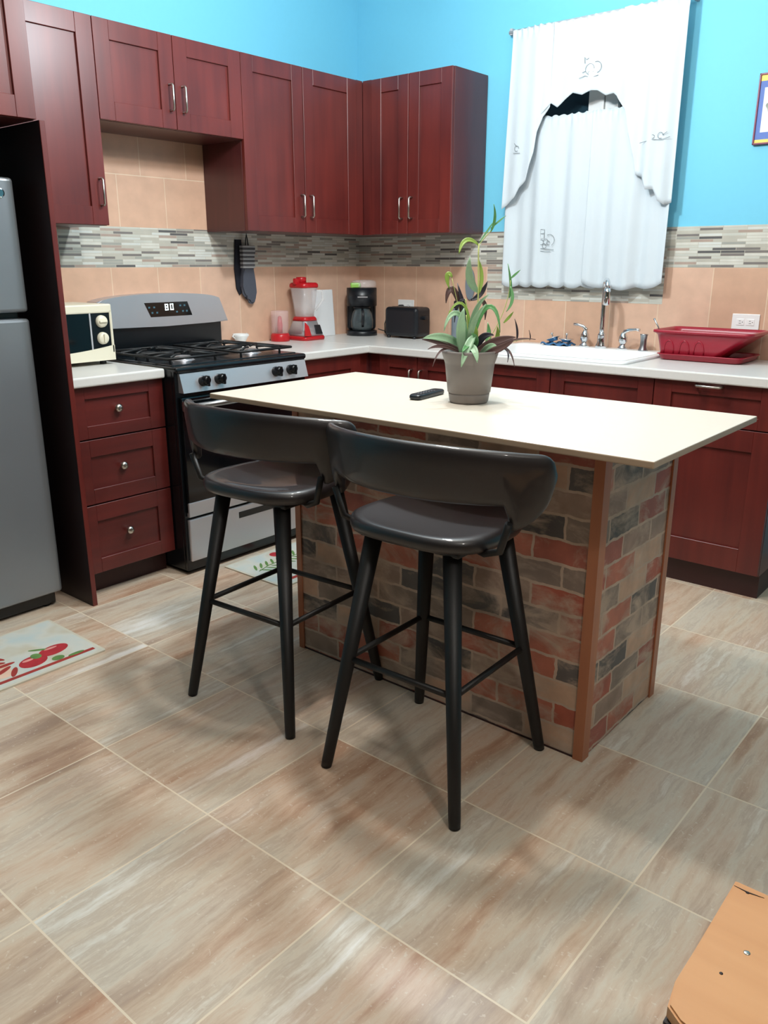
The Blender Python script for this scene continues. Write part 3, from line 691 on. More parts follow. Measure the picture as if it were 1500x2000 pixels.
# ------------------------------------------------------------------ range
RY0, RY1, RF = -1.928, -1.172, .70
t = thing('gas_range', 'freestanding gas range with stainless front and black cooktop', 'stove', (.35, -1.55, 0))
m = MB(FL); m.box(RY0, RY1, .012, RF-.03, .02, .905, .004); m.box(RY0, RY1, RF-.03, RF-.012, .02, .905, .003); m.build('body', 'black', t)
m = MB(FL); m.box(RY0, RY1, .012, RF+.002, .893, .918, .01, 3)
m.box(RY0+.02, RY1-.02, .11, RF-.05, .916, .922, .003); m.build('cooktop', 'black', t)
# sloping stainless control panel
m = MB(FL); m.loft([[(RY0+.018, RF+.0, .890), (RY1-.012, RF+.0, .890), (RY1-.012, RF+.022, .812), (RY0+.018, RF+.022, .812)], [(RY0+.018, RF-.03, .890), (RY1-.012, RF-.03, .890), (RY1-.012, RF-.03, .812), (RY0+.018, RF-.03, .812)]], smooth=False)
cp = m.build('control_panel', 'steelm', t)
for y in (-1.800, -1.715, -1.383, -1.292):
    m = MB(FL); b = bmesh.new(); zc = .852
    prof = [(.0, .038), (.014, .037), (.019, .030), (.021, .012), (.024, .002), (.024, -.004)]
    rings = [[b.verts.new((y+r*math.cos(2*pi*k/20), RF+.012+h, zc+r*math.sin(2*pi*k/20)+h*.2)) for k in range(20)] for r, h in prof]
    for A, B in zip(rings, rings[1:]):
        for k in range(20): b.faces.new((A[k], A[(k+1) % 20], B[(k+1) % 20], B[k])).smooth = True
    bmesh.ops.remove_doubles(b, verts=b.verts[:], dist=1e-6); m._merge(b)
    m.box(y-.005, y+.005, RF+.03, RF+.056, zc-.018, zc+.026, .003); m.build('burner_knob', 'black', t)
# oven door
m = MB(FL); m.box(RY0+.012, RY1-.012, RF-.012, RF+.008, .285, .792, .006, 2)
dr = m.build('oven_door', 'blackglass', t)
m = MB(FL); m.box(RY0+.012, RY1-.012, RF-.008, RF+.010, .270, .335, .003); m.build('door_trim', 'steelm', dr)
m = MB(FL); m.tube([(RY0+.035, RF+.045, .757), (RY1-.035, RF+.045, .757)], .013, 14)
for y in (RY0+.028, RY1-.028): m.box(y-.014, y+.014, RF+.005, RF+.058, .735, .780, .006)
m.build('handle', 'steel', dr)
m = MB(FL); m.box(RY0+.012, RY1-.012, RF-.012, RF+.006, .065, .258, .005, 2); dw = m.build('storage_drawer', 'steelm', t)
MB(FL).box(-1.64, -1.43, RF+.004, RF+.0075, .202, .232, .001, 1).build('drawer_grip', 'black', dw)
MB(FL).box(RY0+.02, RY1-.02, .05, RF-.05, 0, .03).build('plinth', 'black', t)
# backguard
m = MB(FL); m.box(RY0+.006, RY1-.006, .012, .085, .90, 1.05, .006); m.build('backguard_vent', 'black', t)
yc = (RY0+RY1)/2; n = 24; top = []
for k in range(n+1):
    u = k/n*2-1; top.append((yc+.012+u*.350, 1.192-.020*u*u-.010*abs(u)**8))
ol = [(RY0-.004, 1.045)]+top+[(RY1+.028, 1.045)]
ol2 = ol[:1]+top+ol[-1:]+[(yc+.012+.37*u, 1.037+.006*abs(u)) for u in (.8, .4, 0, -.4, -.8)]
m = MB(lambda u, d, z_: (d-.06*(z_-1.04), u, z_)); m.prism(ol2, .014, .105, 'y', .006); bgd = m.build('backguard', 'steelm', t)
m = MB(lambda u, d, z_: (d-.06*(z_-1.04), u, z_)); m.prism([(-1.645, 1.150), (-1.395, 1.150), (-1.372, 1.083), (-1.615, 1.083)], .100, .1065, 'y', .001)
dp = m.build('display', 'blackglass', bgd)
m = MB(lambda u, d, z_: (d-.06*(z_-1.04), u, z_))
for dgx in (-1.530, -1.500):
    for (a0, a1, b0, b1) in ((0, .018, .026, .030), (0, .018, .013, .017), (0, .018, 0, .004), (0, .004, 0, .030), (.014, .018, 0, .030)):
        if dgx > -1.51 and b0 == .013: continue
        m.box(dgx+a0, dgx+a1, .1062, .1075, 1.112+b0, 1.112+b1)
m.build('clock_digits', 'digits', dp)
m = MB(lambda u, d, z_: (d-.06*(z_-1.04), u, z_))
for (u, z_) in ((-1.62, 1.128), (-1.592, 1.128), (-1.605, 1.103), (-1.578, 1.103), (-1.463, 1.103), (-1.44, 1.132), (-1.415, 1.132), (-1.427, 1.105), (-1.404, 1.105)): m.box(u-.005, u+.005, .1062, .107, z_-.004, z_+.004)
m.build('touch_keys', 'keys', dp)
# grates and burners
for gy in (-1.745, -1.355):
    m = MB(FL); z_ = .945; h = .16
    m.tube([(gy-h, .13, z_), (gy+h, .13, z_), (gy+h, .62, z_), (gy-h, .62, z_)], .006, 8, closed=True)
    m.tube([(gy-h, .375, z_), (gy+h, .375, z_)], .006, 8)
    for xc in (.25, .50):
        for a_ in range(4):
            an = pi/4+a_*pi/2; ca, sa = math.cos(an), math.sin(an)
            m.tube([(gy+ca*.17*1.0, xc+sa*.115, z_), (gy+ca*.085, xc+sa*.06, z_+.008), (gy+ca*.035, xc+sa*.03, z_+.006)], .0055, 8)
            m.tube([(gy+ca*.17, xc+sa*.115, z_), (gy+ca*.17, xc+sa*.115, .92)], .0055, 8)
        m.tube([(gy-h, xc, z_), (gy-.05, xc, z_+.008)], .0055, 8); m.tube([(gy+h, xc, z_), (gy+.05, xc, z_+.008)], .0055, 8)
    m.build('grate', 'castiron', t)
    for xc in (.25, .50):
        m = MB(); m.lathe([(0, .918), (.055, .918), (.058, .922), (.05, .926), (.04, .927), (.042, .934), (.038, .940), (0, .941)], (xc, gy, 0), 24); m.build('burner', 'steelm' if xc > .4 else 'castiron', t)

# ------------------------------------------------------------------ fridge
FX, FY = .565, -2.452
t = thing('refrigerator', 'grey stainless top-freezer refrigerator cut by the left frame edge', 'refrigerator', (.3, -2.8, 0))
m = MB(FL); m.box(FY-.72, FY-.005, .05, FX-.065, .03, 1.615, .006); m.build('body', 'cabin', t)
MB(FL).box(FY-.72, FY, FX-.06, FX, 1.160, 1.618, .012, 3).build('freezer_door', 'fridge', t)
MB(FL).box(FY-.72, FY, FX-.06, FX, .062, 1.137, .012, 3).build('fridge_door', 'fridge', t)
MB(FL).box(FY-.715, FY-.02, FX-.08, FX-.05, 1.13, 1.17).build('door_gap', 'black', t)
m = MB(FL); m.box(FY-.71, FY-.02, FX-.1, FX-.03, .012, .062, .003); m.build('base_grille', 'black', t)
for y in (FY-.65, FY-.05):
    for x in (FX-.06, .12): MB(FL).cyl((y, x, 0), (y, x, .03), .02, seg=12).build('foot', 'black', t)
m = MB(FL); b = bmesh.new()
rings = [[b.verts.new((-2.505+r*math.cos(2*pi*k/24), FX+h, 1.565+r*math.sin(2*pi*k/24))) for k in range(24)] for r, h in ((.012, .004), (.016, .003), (.017, -.001))]
for A, B in zip(rings, rings[1:]):
    for k in range(24): b.faces.new((A[k], A[(k+1) % 24], B[(k+1) % 24], B[k]))
b.faces.new(rings[0]); m._merge(b); m.build('badge', 'chrome', t)

# ------------------------------------------------------------------ island
IX0, IX1, IY0, IY1 = 1.575, 2.688, -2.100, -1.612
TX0, TX1, TY0, TY1, IZ = 1.36, 2.880, -2.275, -1.552, .920
t = thing('kitchen_island', 'kitchen island with cream top and printed brick sides', 'kitchen island', ((IX0+IX1)/2, (IY0+IY1)/2, 0))
m = MB(); m.box(IX0, IX1-.002, IY0+.002, IY1, .004, .900); m.build('brick_body', 'brick', t)
m = MB(); m.box(TX0, TX1, TY0, TY1, .903, IZ, .003, 2)
o = m.build('tabletop', ['island_top', 'island_edge_shade'], t)
for f in o.data.polygons:
    if f.normal.z < .5: f.material_index = 1  # sides and underside take the painted shade tone
m = MB(); m.prism([(IX1-.026, IY0-.004), (IX1+.004, IY0-.004), (IX1+.004, IY0+.034), (IX1-.001, IY0+.034), (IX1-.001, IY0+.001), (IX1-.026, IY0+.001)], 0, .902); m.build('front_corner_trim', 'trim', t)
m = MB(); m.prism([(IX1-.001, IY1-.028), (IX1+.004, IY1-.028), (IX1+.004, IY1+.004), (IX1-.03, IY1+.004), (IX1-.03, IY1+.0005), (IX1-.001, IY1+.0005)], 0, .902); m.build('rear_corner_trim', 'trim', t)
m = MB(); m.box(IX0-.004, IX0+.02, IY0-.004, IY0, 0, .902); m.build('left_corner_trim', 'trim', t)
m = MB(); m.box(IX0-.002, IX1, IY0+.001, IY0+.004, 0, .006); m.build('base_strip', 'toe', t)

# ------------------------------------------------------------------ pot plant
PC = Vector((2.118, -1.871, IZ)); rt = Vector((.765, .644, 0)); fw = Vector((-.644, .765, 0)); k = .00166
t = thing('potted_plant', 'leafy green and purple plant in a taupe plastic pot on the island', 'potted plant', PC)
m = MB(); m.lathe([(0, .0005), (.056, .0005), (.060, .006), (.063, .026), (.0635, .029), (.0625, .0295), (.0625, .032), (.066, .033), (.074, .105), (.076, .120), (.0765, .122), (.078, .126), (.086, .150), (.087, .158), (.084, .159), (.080, .145), (.077, .14), (0, .14)], PC, 48)
m.build('pot', 'pot', t)
m = MB(); m.lathe([(0, .146), (.04, .145), (.0775, .141), (.0775, .139)], PC, 32); m.build('soil', 'soil', t)
def LP(px, py, dp): return PC + rt*((px-914)*k) + Vector((0, 0, .158+(688-py)*k)) + fw*dp
def bez(P, n):
    out = []
    for i in range(n+1):
        q = [Vector(x) for x in P]; u = i/n
        while len(q) > 1: q = [q[j]*(1-u)+q[j+1]*u for j in range(len(q)-1)]
        out.append(q[0])
    return out
def leaf(P, w, mat, face=None, name='leaf'):
    P = [LP(*p) for p in P]; c = bez(P, 12); hw = w*k/2; rows = []
    view = (-fw).normalized() if face is None else Vector(face).normalized()
    for i, p in enumerate(c):
        tng = (c[min(i+1, 12)]-c[max(i-1, 0)]).normalized(); u = i/12
        ww = hw*(math.sin(pi*min(1, .08+.92*u))**.75) if u < 1 else 0.0002
        ww = max(ww, .0008)
        sd = tng.cross(view + Vector((0, 0, .35)))
        sd = sd.normalized() if sd.length > 1e-4 else rt
        nrm = sd.cross(tng).normalized()
        rows.append([p - sd*ww + nrm*ww*.3, p - sd*ww*.5+nrm*ww*.08, p, p + sd*ww*.5+nrm*ww*.08, p + sd*ww + nrm*ww*.3])
    return MB().grid(rows).build(name, mat, t, recalc=False, solid=.0006)
def stem(P, r=.0018): MB().tube(bez([LP(*p) for p in P], 14), r, 6).build('stem', 'stem', t)
L = [([(905, 690, 0), (870, 655, -.02), (826, 664, -.05)], 17, 'leaf'), ([(905, 694, -.01), (868, 672, -.03), (824, 666, -.05)], 10, 'leafp'),
     ([(895, 692, -.02), (860, 670, -.05), (834, 682, -.07)], 7, 'leafp'), ([(890, 690, -.02), (855, 668, -.05), (843, 712, -.08)], 4, 'leafp'),
     ([(908, 690, 0), (905, 600, -.01), (870, 610, -.03), (863, 652, -.05)], 10, 'leaf'), ([(912, 690, 0), (920, 580, .02), (878, 590, .0), (868, 640, -.01)], 5, 'leafy'),
     ([(900, 700, -.03), (888, 650, -.04), (899, 612, -.03)], 17, 'leaf'), ([(918, 660, -.04), (905, 670, -.07), (893, 712, -.095)], 14, 'leaf'),
     ([(905, 680, -.04), (918, 672, -.08), (921, 704, -.10)], 13, 'leaf'), ([(925, 664, -.03), (905, 672, -.06), (894, 686, -.09)], 10, 'leafg'),
     ([(925, 505, .02), (905, 486, .02), (892, 498, .01), (889, 520, 0)], 8, 'leafy'), ([(926, 500, .02), (940, 480, .03), (953, 462, .03)], 3, 'leafg'),
     ([(946, 482, .03), (957, 462, .03), (949, 436, .02)], 5, 'leafg'), ([(946, 476, .03), (962, 462, .03), (972, 455, .03)], 3, 'leafg'),
     ([(927, 585, .02), (902, 570, .0), (908, 525, -.01)], 15, 'leaf'), ([(928, 588, .02), (938, 560, .03), (926, 528, .03)], 7, 'leafy'),
     ([(910, 690, -.01), (908, 610, -.03), (941, 588, -.05)], 9, 'leaf'), ([(912, 690, -.02), (904, 640, -.05), (936, 604, -.06)], 11, 'leaf'),
     ([(918, 690, 0), (925, 590, 0), (962, 590, -.01), (965, 655, -.03)], 9, 'leafg'), ([(950, 690, .0), (968, 668, 0), (962, 645, 0)], 9, 'leafy'),
     ([(922, 692, -.01), (955, 668, -.03), (992, 662, -.05)], 17, 'leafp'), ([(925, 694, -.03), (960, 690, -.05), (990, 664, -.06)], 13, 'leafp'),
     ([(950, 688, 0), (990, 662, 0), (1032, 668, -.01)], 4, 'leafp'), ([(930, 694, -.03), (945, 672, -.06), (956, 676, -.07)], 10, 'leaf'),
     ([(965, 684, -.02), (985, 675, -.04), (991, 714, -.06)], 4, 'leafp'), ([(968, 684, -.02), (985, 680, -.04), (978, 706, -.06)], 4, 'leafd'),
     ([(925, 690, 0), (930, 655, -.01), (955, 660, -.02)], 13, 'leafd'), ([(915, 690, .03), (912, 640, .04), (890, 570, .05)], 12, 'leafd'),
     ([(905, 600, .04), (888, 596, .04), (886, 640, .04)], 6, 'leafd'), ([(915, 600, .04), (935, 595, .05), (945, 567, .05)], 10, 'leafd'), ([(932, 600, .04), (945, 600, .05), (943, 636, .05)], 8, 'leafp'),
     ([(984, 596, .03), (990, 580, .03), (979, 536, .03)], 5, 'leafg'), ([(985, 562, .03), (992, 556, .03), (1002, 547, .03)], 4, 'leafg'),
     ([(985, 575, .03), (996, 600, .02), (978, 620, .01)], 6, 'leafg'), ([(975, 640, .02), (985, 630, .02), (992, 620, .02)], 5, 'leafy'),
     ([(998, 672, 0), (1002, 655, 0), (993, 632, 0)], 4, 'leafd'), ([(1022, 670, 0), (1025, 665, 0), (1020, 652, 0)], 2, 'leafd'),
     ([(880, 560, .05), (873, 545, .05), (866, 560, .05), (876, 580, .05)], 9, 'leafy'), ([(905, 640, .06), (885, 560, .06), (872, 575, .05), (870, 606, .05)], 12, 'leafp'),
     ([(910, 692, 0), (900, 670, .02), (896, 645, .02)], 8, 'leafy'), ([(918, 692, 0), (926, 668, -.02), (920, 640, -.02)], 9, 'leafy'), ([(914, 690, -.02), (930, 665, -.04), (912, 655, -.05)], 10, 'leafg'),
     ([(940, 692, .02), (955, 672, .04), (948, 640, .05)], 10, 'leafg'), ([(900, 692, .04), (880, 670, .06), (865, 676, .08)], 10, 'leafg')]
for P, w_, mt in L: leaf(P, w_, mt)
stem([(916, 690, 0), (924, 660, .01), (932, 600, .02), (924, 560, .02), (925, 503, .02)], .0022)
stem([(925, 505, .02), (930, 498, .025), (946, 480, .03)], .0014)
stem([(914, 690, 0), (910, 660, 0), (905, 625, 0)]); stem([(918, 690, 0), (935, 650, 0), (922, 640, -.01), (918, 660, -.02)])
stem([(935, 690, .02), (965, 650, .03), (984, 610, .03), (985, 565, .03)], .0012)
stem([(916, 692, .03), (914, 640, .04), (905, 598, .04)], .002)
stem([(916, 692, .04), (900, 640, .05), (880, 562, .05)], .001)
stem([(950, 688, 0), (985, 675, 0), (998, 668, 0), (1022, 668, 0)], .001)

# remote control
t = thing('remote_control', 'slim black remote control lying on the island beside the pot', 'remote control', (1.959, -1.874, IZ))
def Frm(a, b_, c): an = R(97); return (1.959+a*math.cos(an)-b_*math.sin(an), -1.874+a*math.sin(an)+b_*math.cos(an), c)
m = MB(Frm); m.loft([[(x_, y_*s_, z_) for x_, y_ in ()] or rr(-.085*s_, .085*s_, -.02*s_, .02*s_, .012, z_) for z_, s_ in ((IZ+.0005, .94), (IZ+.005, 1), (IZ+.013, 1), (IZ+.017, .93))]); m.build('casing', 'blackplastic', t)
m = MB(Frm)
for i in range(6):
    for j in (-.009, 0, .009): m.box(-.06+i*.017, -.052+i*.017, j-.003, j+.003, IZ+.0165, IZ+.0185, .001)
m.build('buttons', 'cuffd', t)

# ------------------------------------------------------------------ bar stools
def make_stool(loc, label):
    t = thing('bar_stool', label, 'bar stool', (0, 0, 0), 'dark brown bar stools at the island')
    # seat
    def seat_out(a):
        c, s_ = math.cos(a), math.sin(a); e = 3.2
        r = (abs(c)**e+abs(s_)**e)**(-1/e); return c*r*.204*(1-.06*s_), s_*r*(.180 if s_ > 0 else .190)
    def top(x, y, f):
        z_ = .722 - .012*(1-(x/.2)**2)*(1-f**4)
        if y > .08: z_ += ((y-.08)/.1)**1.5*.012
        return z_
    n = 56; rings = []
    for f in (.08, .3, .5, .7, .84, .93): rings.append([(seat_out(2*pi*k_/n)[0]*f, seat_out(2*pi*k_/n)[1]*f, top(seat_out(2*pi*k_/n)[0]*f, seat_out(2*pi*k_/n)[1]*f, f)) for k_ in range(n)])
    for f, dz in ((.975, -.005), (1, -.015), (1, -.028), (.975, -.038), (.90, -.043), (.5, -.045)):
        rings.append([(seat_out(2*pi*k_/n)[0]*f, seat_out(2*pi*k_/n)[1]*f, top(seat_out(2*pi*k_/n)[0]*f, seat_out(2*pi*k_/n)[1]*f, 1)+dz) for k_ in range(n)])
    st = MB().loft(rings).build('seat', 'leather', t)
    # backrest: a curved band on the room side, wrapping round towards the island, with a gap above the seat
    hw, sag, ya = .328, .165, -.212; RR_ = (hw*hw+sag*sag)/(2*sag); phm = math.asin(hw/RR_); Ls = RR_*phm
    cols = []; nc = 72
    for i in range(nc+1):
        s_ = (-1+2*i/nc)*Ls; ph = s_/RR_; tt_ = abs(s_)/Ls
        px, py = RR_*math.sin(ph)+.013, ya+RR_*(1-math.cos(ph)); nx, ny = math.sin(ph), -math.cos(ph)
        e = Ls-abs(s_); hi = .951-.024*tt_**2
        w = min(1, max(0, (tt_-.69)/.07)); w = w*w*(3-2*w)
        lo = .816-.004*tt_-.066*w
        rb, rtp = .125, .040
        if e < rb: lo += rb-math.sqrt(max(0, rb*rb-(rb-e)**2))
        if e < rtp: hi -= (rtp-math.sqrt(max(0, rtp*rtp-(rtp-e)**2)))
        lo = min(lo, hi-.02); th = .017*min(1, .35+e/.03)
        ring = []; q = 20
        for k_ in range(q):
            a = 2*pi*k_/q; c, s2 = math.cos(a), math.sin(a); ee = 3.2
            r = (abs(c)**ee+abs(s2)**ee)**(-1/ee)
            zz = (lo+hi)/2+(hi-lo)/2*s2*r; tt = th*c*r
            lean = (zz-.88)*.12
            ring.append((px+nx*tt+nx*lean, py+ny*tt+ny*lean, zz))
        cols.append(ring)
    MB().loft(cols).build('backrest', 'leather', t)
    m = MB()
    for sx in (-1, 1): m.tube([(sx*.13, -.06, .674), (sx*.19, -.09, .676), (sx*.235+.010, -.115, .70), (sx*.258+.013, -.125, .775)], .009, 10)
    m.box(-.15, .15, -.14, .14, .665, .678, .004); m.build('seat_bracket', 'blackmetal', t)
    for sx in (-1, 1):
        for sy in (-1, 1):
            MB().tube([(sx*.212, sy*.220, 0), (sx*.209, sy*.217, .02), (sx*.12, sy*.12, .665)], [.0145, .0155, .0235], 20).build('leg', 'blackmetal', t)
    zf = .325; f = (.675-zf)/.675; ax, ay = .12+.092*f, .12+.10*f
    for p0, p1 in (((-ax, -ay), (ax, -ay)), ((ax, -ay), (ax, ay)), ((ax, ay), (-ax, ay)), ((-ax, ay), (-ax, -ay))):
        MB().tube([(p0[0], p0[1], zf), (p1[0], p1[1], zf)], .0085, 10).build('footrest_bar', 'blackmetal', t)
    t.location = loc
    return t
s1 = make_stool((2.362, -2.347, 0), 'dark brown low-back bar stool in front, nearer the brick corner trim')
s2 = s1.copy(); COL.objects.link(s2); s2.location = (1.752, -2.335, 0); s2['label'] = 'dark brown low-back bar stool at the island end nearer the range'
for ch in list(s1.children):
    c = ch.copy(); COL.objects.link(c); c.parent = s2
s1.rotation_euler.z = R(2.0); s2.rotation_euler.z = R(4.0)

# ------------------------------------------------------------------ mats
def mat_print(name):
    m, nt, b = newmat(name)
    tc = N(nt, 'ShaderNodeTexCoord'); no = N(nt, 'ShaderNodeTexNoise'); no.inputs['Scale'].default_value = 9; nt.links.new(tc.outputs['Object'], no.inputs['Vector'])
    rp = ramp(nt, [(.3, rgb(196, 188, 168)), (.5, rgb(204, 204, 194)), (.7, rgb(188, 200, 198))]); nt.links.new(no.outputs['Fac'], rp.inputs[0])
    nt.links.new(rp.outputs[0], b.inputs['Base Color']); b.inputs['Roughness'].default_value = .8
    return m
M['matbase'] = mat_print('pale_printed_mat')
M['matred'] = simple('print_red', rgb(160, 52, 44), .8, noise=.15, nscale=20)
M['apple'] = simple('print_tomato_red', rgb(176, 40, 48), .75, noise=.2, nscale=25)
M['applehi'] = simple('print_pink', rgb(222, 150, 140), .8)
M['mgreen'] = simple('print_green', rgb(96, 134, 70), .8, noise=.25, nscale=30)
M['matedge'] = simple('mat_binding', rgb(206, 200, 182), .85)
M['mpeach'] = simple('print_peach', rgb(226, 190, 166), .8, noise=.15)
MATS = ['matbase', 'matedge', 'matred', 'apple', 'applehi', 'mgreen', 'mpeach']
def blob(m, cx_, cy_, rx, ry, z0, z1, an=0, n=24, wob=0):
    m.prism([(cx_+rx*math.cos(a)*math.cos(an)*(1+wob*math.sin(3*a))-ry*math.sin(a)*math.sin(an), cy_+rx*math.cos(a)*math.sin(an)+ry*math.sin(a)*math.cos(an)) for a in (2*pi*i/n for i in range(n))], z0, z1)
def mat_base(m, x0, x1, y0, y1):
    m.mi = 1; m.prism([(p_[0], p_[1]) for p_ in rr(x0, x1, y0, y1, .008, 0)], .0005, .006)
    m.mi = 0; m.prism([(p_[0], p_[1]) for p_ in rr(x0+.010, x1-.010, y0+.010, y1-.010, .004, 0)], .006, .0064)
m = MB(); X0, X1, Y0, Y1 = .664, 1.065, -3.20, -2.575; mat_base(m, X0, X1, Y0, Y1)
zt = .0066
m.mi = 2; m.box(X1-.052, X1-.034, Y0+.03, Y1-.022, .0063, zt)
m.mi = 3; blob(m, .955, -2.79, .040, .052, .0064, .0067, .3); blob(m, .925, -2.70, .035, .058, .0064, .0068, .2)
m.mi = 4; blob(m, .935, -2.80, .008, .02, .0067, .0069); blob(m, .905, -2.70, .007, .024, .0067, .0070)
m.mi = 5; blob(m, .925, -2.765, .022, .018, .0067, .0071); blob(m, .995, -2.72, .018, .022, .0067, .0070); blob(m, .885, -2.735, .007, .035, .0064, .0069, -.6); blob(m, 1.01, -2.66, .009, .03, .0064, .0069)
m.mi = 6; blob(m, .90, -2.93, .10, .065, .0063, .0066, .2, 24, .1)
m.mi = 2
for i in range(5): blob(m, .84+.035*i, -2.87-.02*(i % 2), .010, .036, .0066, .0069, .5*(i-2))
tag(m.build('floor_mat', MATS), 'pale kitchen mat with red fruit and dark red stripe before the fridge', 'floor mat')
m = MB(); X0, X1, Y0, Y1 = .728, 1.12, -1.76, -1.14; mat_base(m, X0, X1, Y0, Y1)
m.mi = 2; m.box(X1-.060, X1-.038, Y0+.02, Y1-.03, .0063, zt)
m.mi = 5
m.tube([(.90, -1.70, .0066), (.875, -1.62, .0066), (.87, -1.50, .0066), (.86, -1.38, .0066)], .0022, 5)
for i in range(18):
    y_ = -1.70+.018*i; sd = 1 if i % 2 else -1
    blob(m, .885-.0012*i+sd*.030, y_+.016, .034, .0065, .0063, .0066+.00002*i, sd*(.55+.05*(i % 3))+(0 if sd > 0 else pi))
m.mi = 3; blob(m, .79, -1.50, .03, .03, .0064, .0067)
tag(m.build('floor_mat', MATS), 'pale kitchen mat with green herb print before the range', 'floor mat')

# ------------------------------------------------------------------ curtains
def pleat(x, v, seed, amp, fr):
    return amp*(math.sin(x*fr+seed)+.5*math.sin(x*fr*2.3+seed*2)+.35*math.sin(x*fr*.45+seed*3))*(.55+.45*v)
def cloth(x0, x1, ztop, zbot, ybase, seed, amp, fr, parent, name, spread=0, nx=90, nv=36, skew=0):
    rows = []
    for i in range(nv+1):
        v = i/nv; row = []
        for j in range(nx+1):
            u = j/nx; x = x0+(x1-x0)*u; zt_ = ztop(x); zb = zbot(x); z_ = zt_+(zb-zt_)*v
            xs = x + spread*(u-.5)*v + skew*(1-v)*(1-u)
            gather = .004*math.sin(x*170+seed) if v < .05 else 0
            row.append((xs, ybase-.012-pleat(x, v, seed, amp, fr)-gather-.006*v, z_+(.0035*math.sin(x*150+seed) if i == 0 else 0)))
        rows.append(row)
    return MB().grid(rows).build(name, 'curtain', parent, recalc=False, solid=.0012)
def interp(P):
    def f(x):
        if x <= P[0][0]: return P[0][1]
        for (a, b_), (c, d_) in zip(P, P[1:]):
            if x <= c:
                u = (x-a)/(c-a); return b_+(d_-b_)*u
        return P[-1][1]
    return f
t = thing('swag_valance_curtain', 'white embroidered swag valance hanging over the top half of the window', 'curtain', (1.53, -.06, 2.44))
tp = lambda x: 2.425
scal = lambda x, n_, a: a*abs(math.sin(x*n_))
fl = interp([(1.08, 1.600), (1.11, 1.62), (1.16, 1.655), (1.185, 1.70), (1.225, 1.73), (1.245, 1.80), (1.265, 1.86), (1.275, 1.95), (1.30, 2.02), (1.335, 2.06)])
cloth(1.08, 1.335, tp, fl, -.082, 1.0, .010, 26, t, 'left_swag', skew=.03)
fc = interp([(1.29, 2.03), (1.34, 2.075), (1.37, 2.055), (1.41, 2.085), (1.45, 2.11), (1.50, 2.095), (1.55, 2.108), (1.58, 2.105), (1.62, 2.08), (1.66, 2.085), (1.70, 2.05), (1.74, 2.04)])
cloth(1.29, 1.74, tp, fc, -.068, 2.2, .006, 24, t, 'centre_valance')
fr_ = interp([(1.70, 2.06), (1.735, 2.00), (1.755, 1.90), (1.79, 1.79), (1.80, 1.725), (1.84, 1.71), (1.865, 1.655), (1.90, 1.655), (1.925, 1.605), (1.955, 1.587), (1.985, 1.595)])
cloth(1.70, 1.985, tp, fr_, -.088, .4, .013, 34, t, 'right_swag', skew=0)
def embro(parent, cx_, cz_, s_, y, strokes):
    m = MB()
    for st in strokes: m.tube([(cx_+a*s_, y, cz_+b_*s_) for a, b_ in st], .0011, 5)
    m.build('embroidery', 'thread', parent)
arc = lambda cx_, cz_, r, a0, a1, n_=10: [(cx_+r*math.cos(R(a0+(a1-a0)*i/n_)), cz_+r*math.sin(R(a0+(a1-a0)*i/n_))) for i in range(n_+1)]
motif = [arc(0, 0, .3, 0, 330), arc(.45, .05, .32, -80, 110), [(-.35, .35), (-.4, .7), (-.25, .55), (-.1, .62)], [(-.7, -.45), (-.3, -.35), (.1, -.5), (.6, -.42)], arc(0, -.25, .12, 0, 350), [(-.5, -.15), (-.3, -.1)]]
embro(t, 1.535, 2.20, .075, -.090, motif)
embro(t, 1.90, 1.875, .05, -.112, [[(-1.6, -.4), (-.5, -.2), (.5, -.25), (1.2, -.1)], arc(.3, .1, .25, 0, 300), arc(-.4, .05, .15, 0, 330), [(.5, .1), (.9, .35)]])
embro(t, 1.165, 1.885, .05, -.104, [arc(0, 0, .25, 0, 300), [(-.4, -.4), (.4, -.45)], [(0, .2), (-.3, .5)]])
t = thing('tier_curtain', 'white embroidered cafe curtain covering the lower window above the faucet', 'curtain', (1.53, -.05, 2.03))
tp2 = lambda x: 2.025
cloth(1.085, 1.62, tp2, lambda x: 1.222-.014*abs(math.sin((x-1.085)*math.pi/.092)), -.036, .7, .012, 30, t, 'left_panel', nx=150, nv=30)
cloth(1.555, 1.975, tp2, lambda x: 1.218+.02*((x-1.76)/.2)**2-.014*abs(math.sin((x-1.555)*math.pi/.14)), -.050, 2.9, .013, 28, t, 'right_panel', nx=150, nv=30)
em2 = [[(-.5, .9), (-.5, .2), (-.15, .2), (-.15, .9), (-.5, .9)], [(-.5, .55), (-.15, .6)], arc(-.4, -.1, .2, 0, 340), arc(0, -.05, .22, 0, 340), arc(.35, .05, .45, -60, 120), arc(-.1, -.4, .18, 0, 340), [(-.9, -.65), (-.2, -.6), (.8, -.7)], [(-.7, -.8), (.5, -.82)], arc(.25, -.15, .15, 0, 330)]
embro(t, 1.335, 1.44, .062, -.062, em2)
t = thing('curtain_rod', 'thin grey curtain rod running above the window', 'curtain rod', (1.53, -.05, 2.43))
MB().cyl((1.06, -.045, 2.43), (1.995, -.045, 2.43), .009, seg=12).build('rod', 'cuff', t)
m = MB()
for x in (1.07, 1.985): m.box(x-.008, x+.008, -.05, -.001, 2.418, 2.448, .002)
m.build('brackets', 'cuff', t)

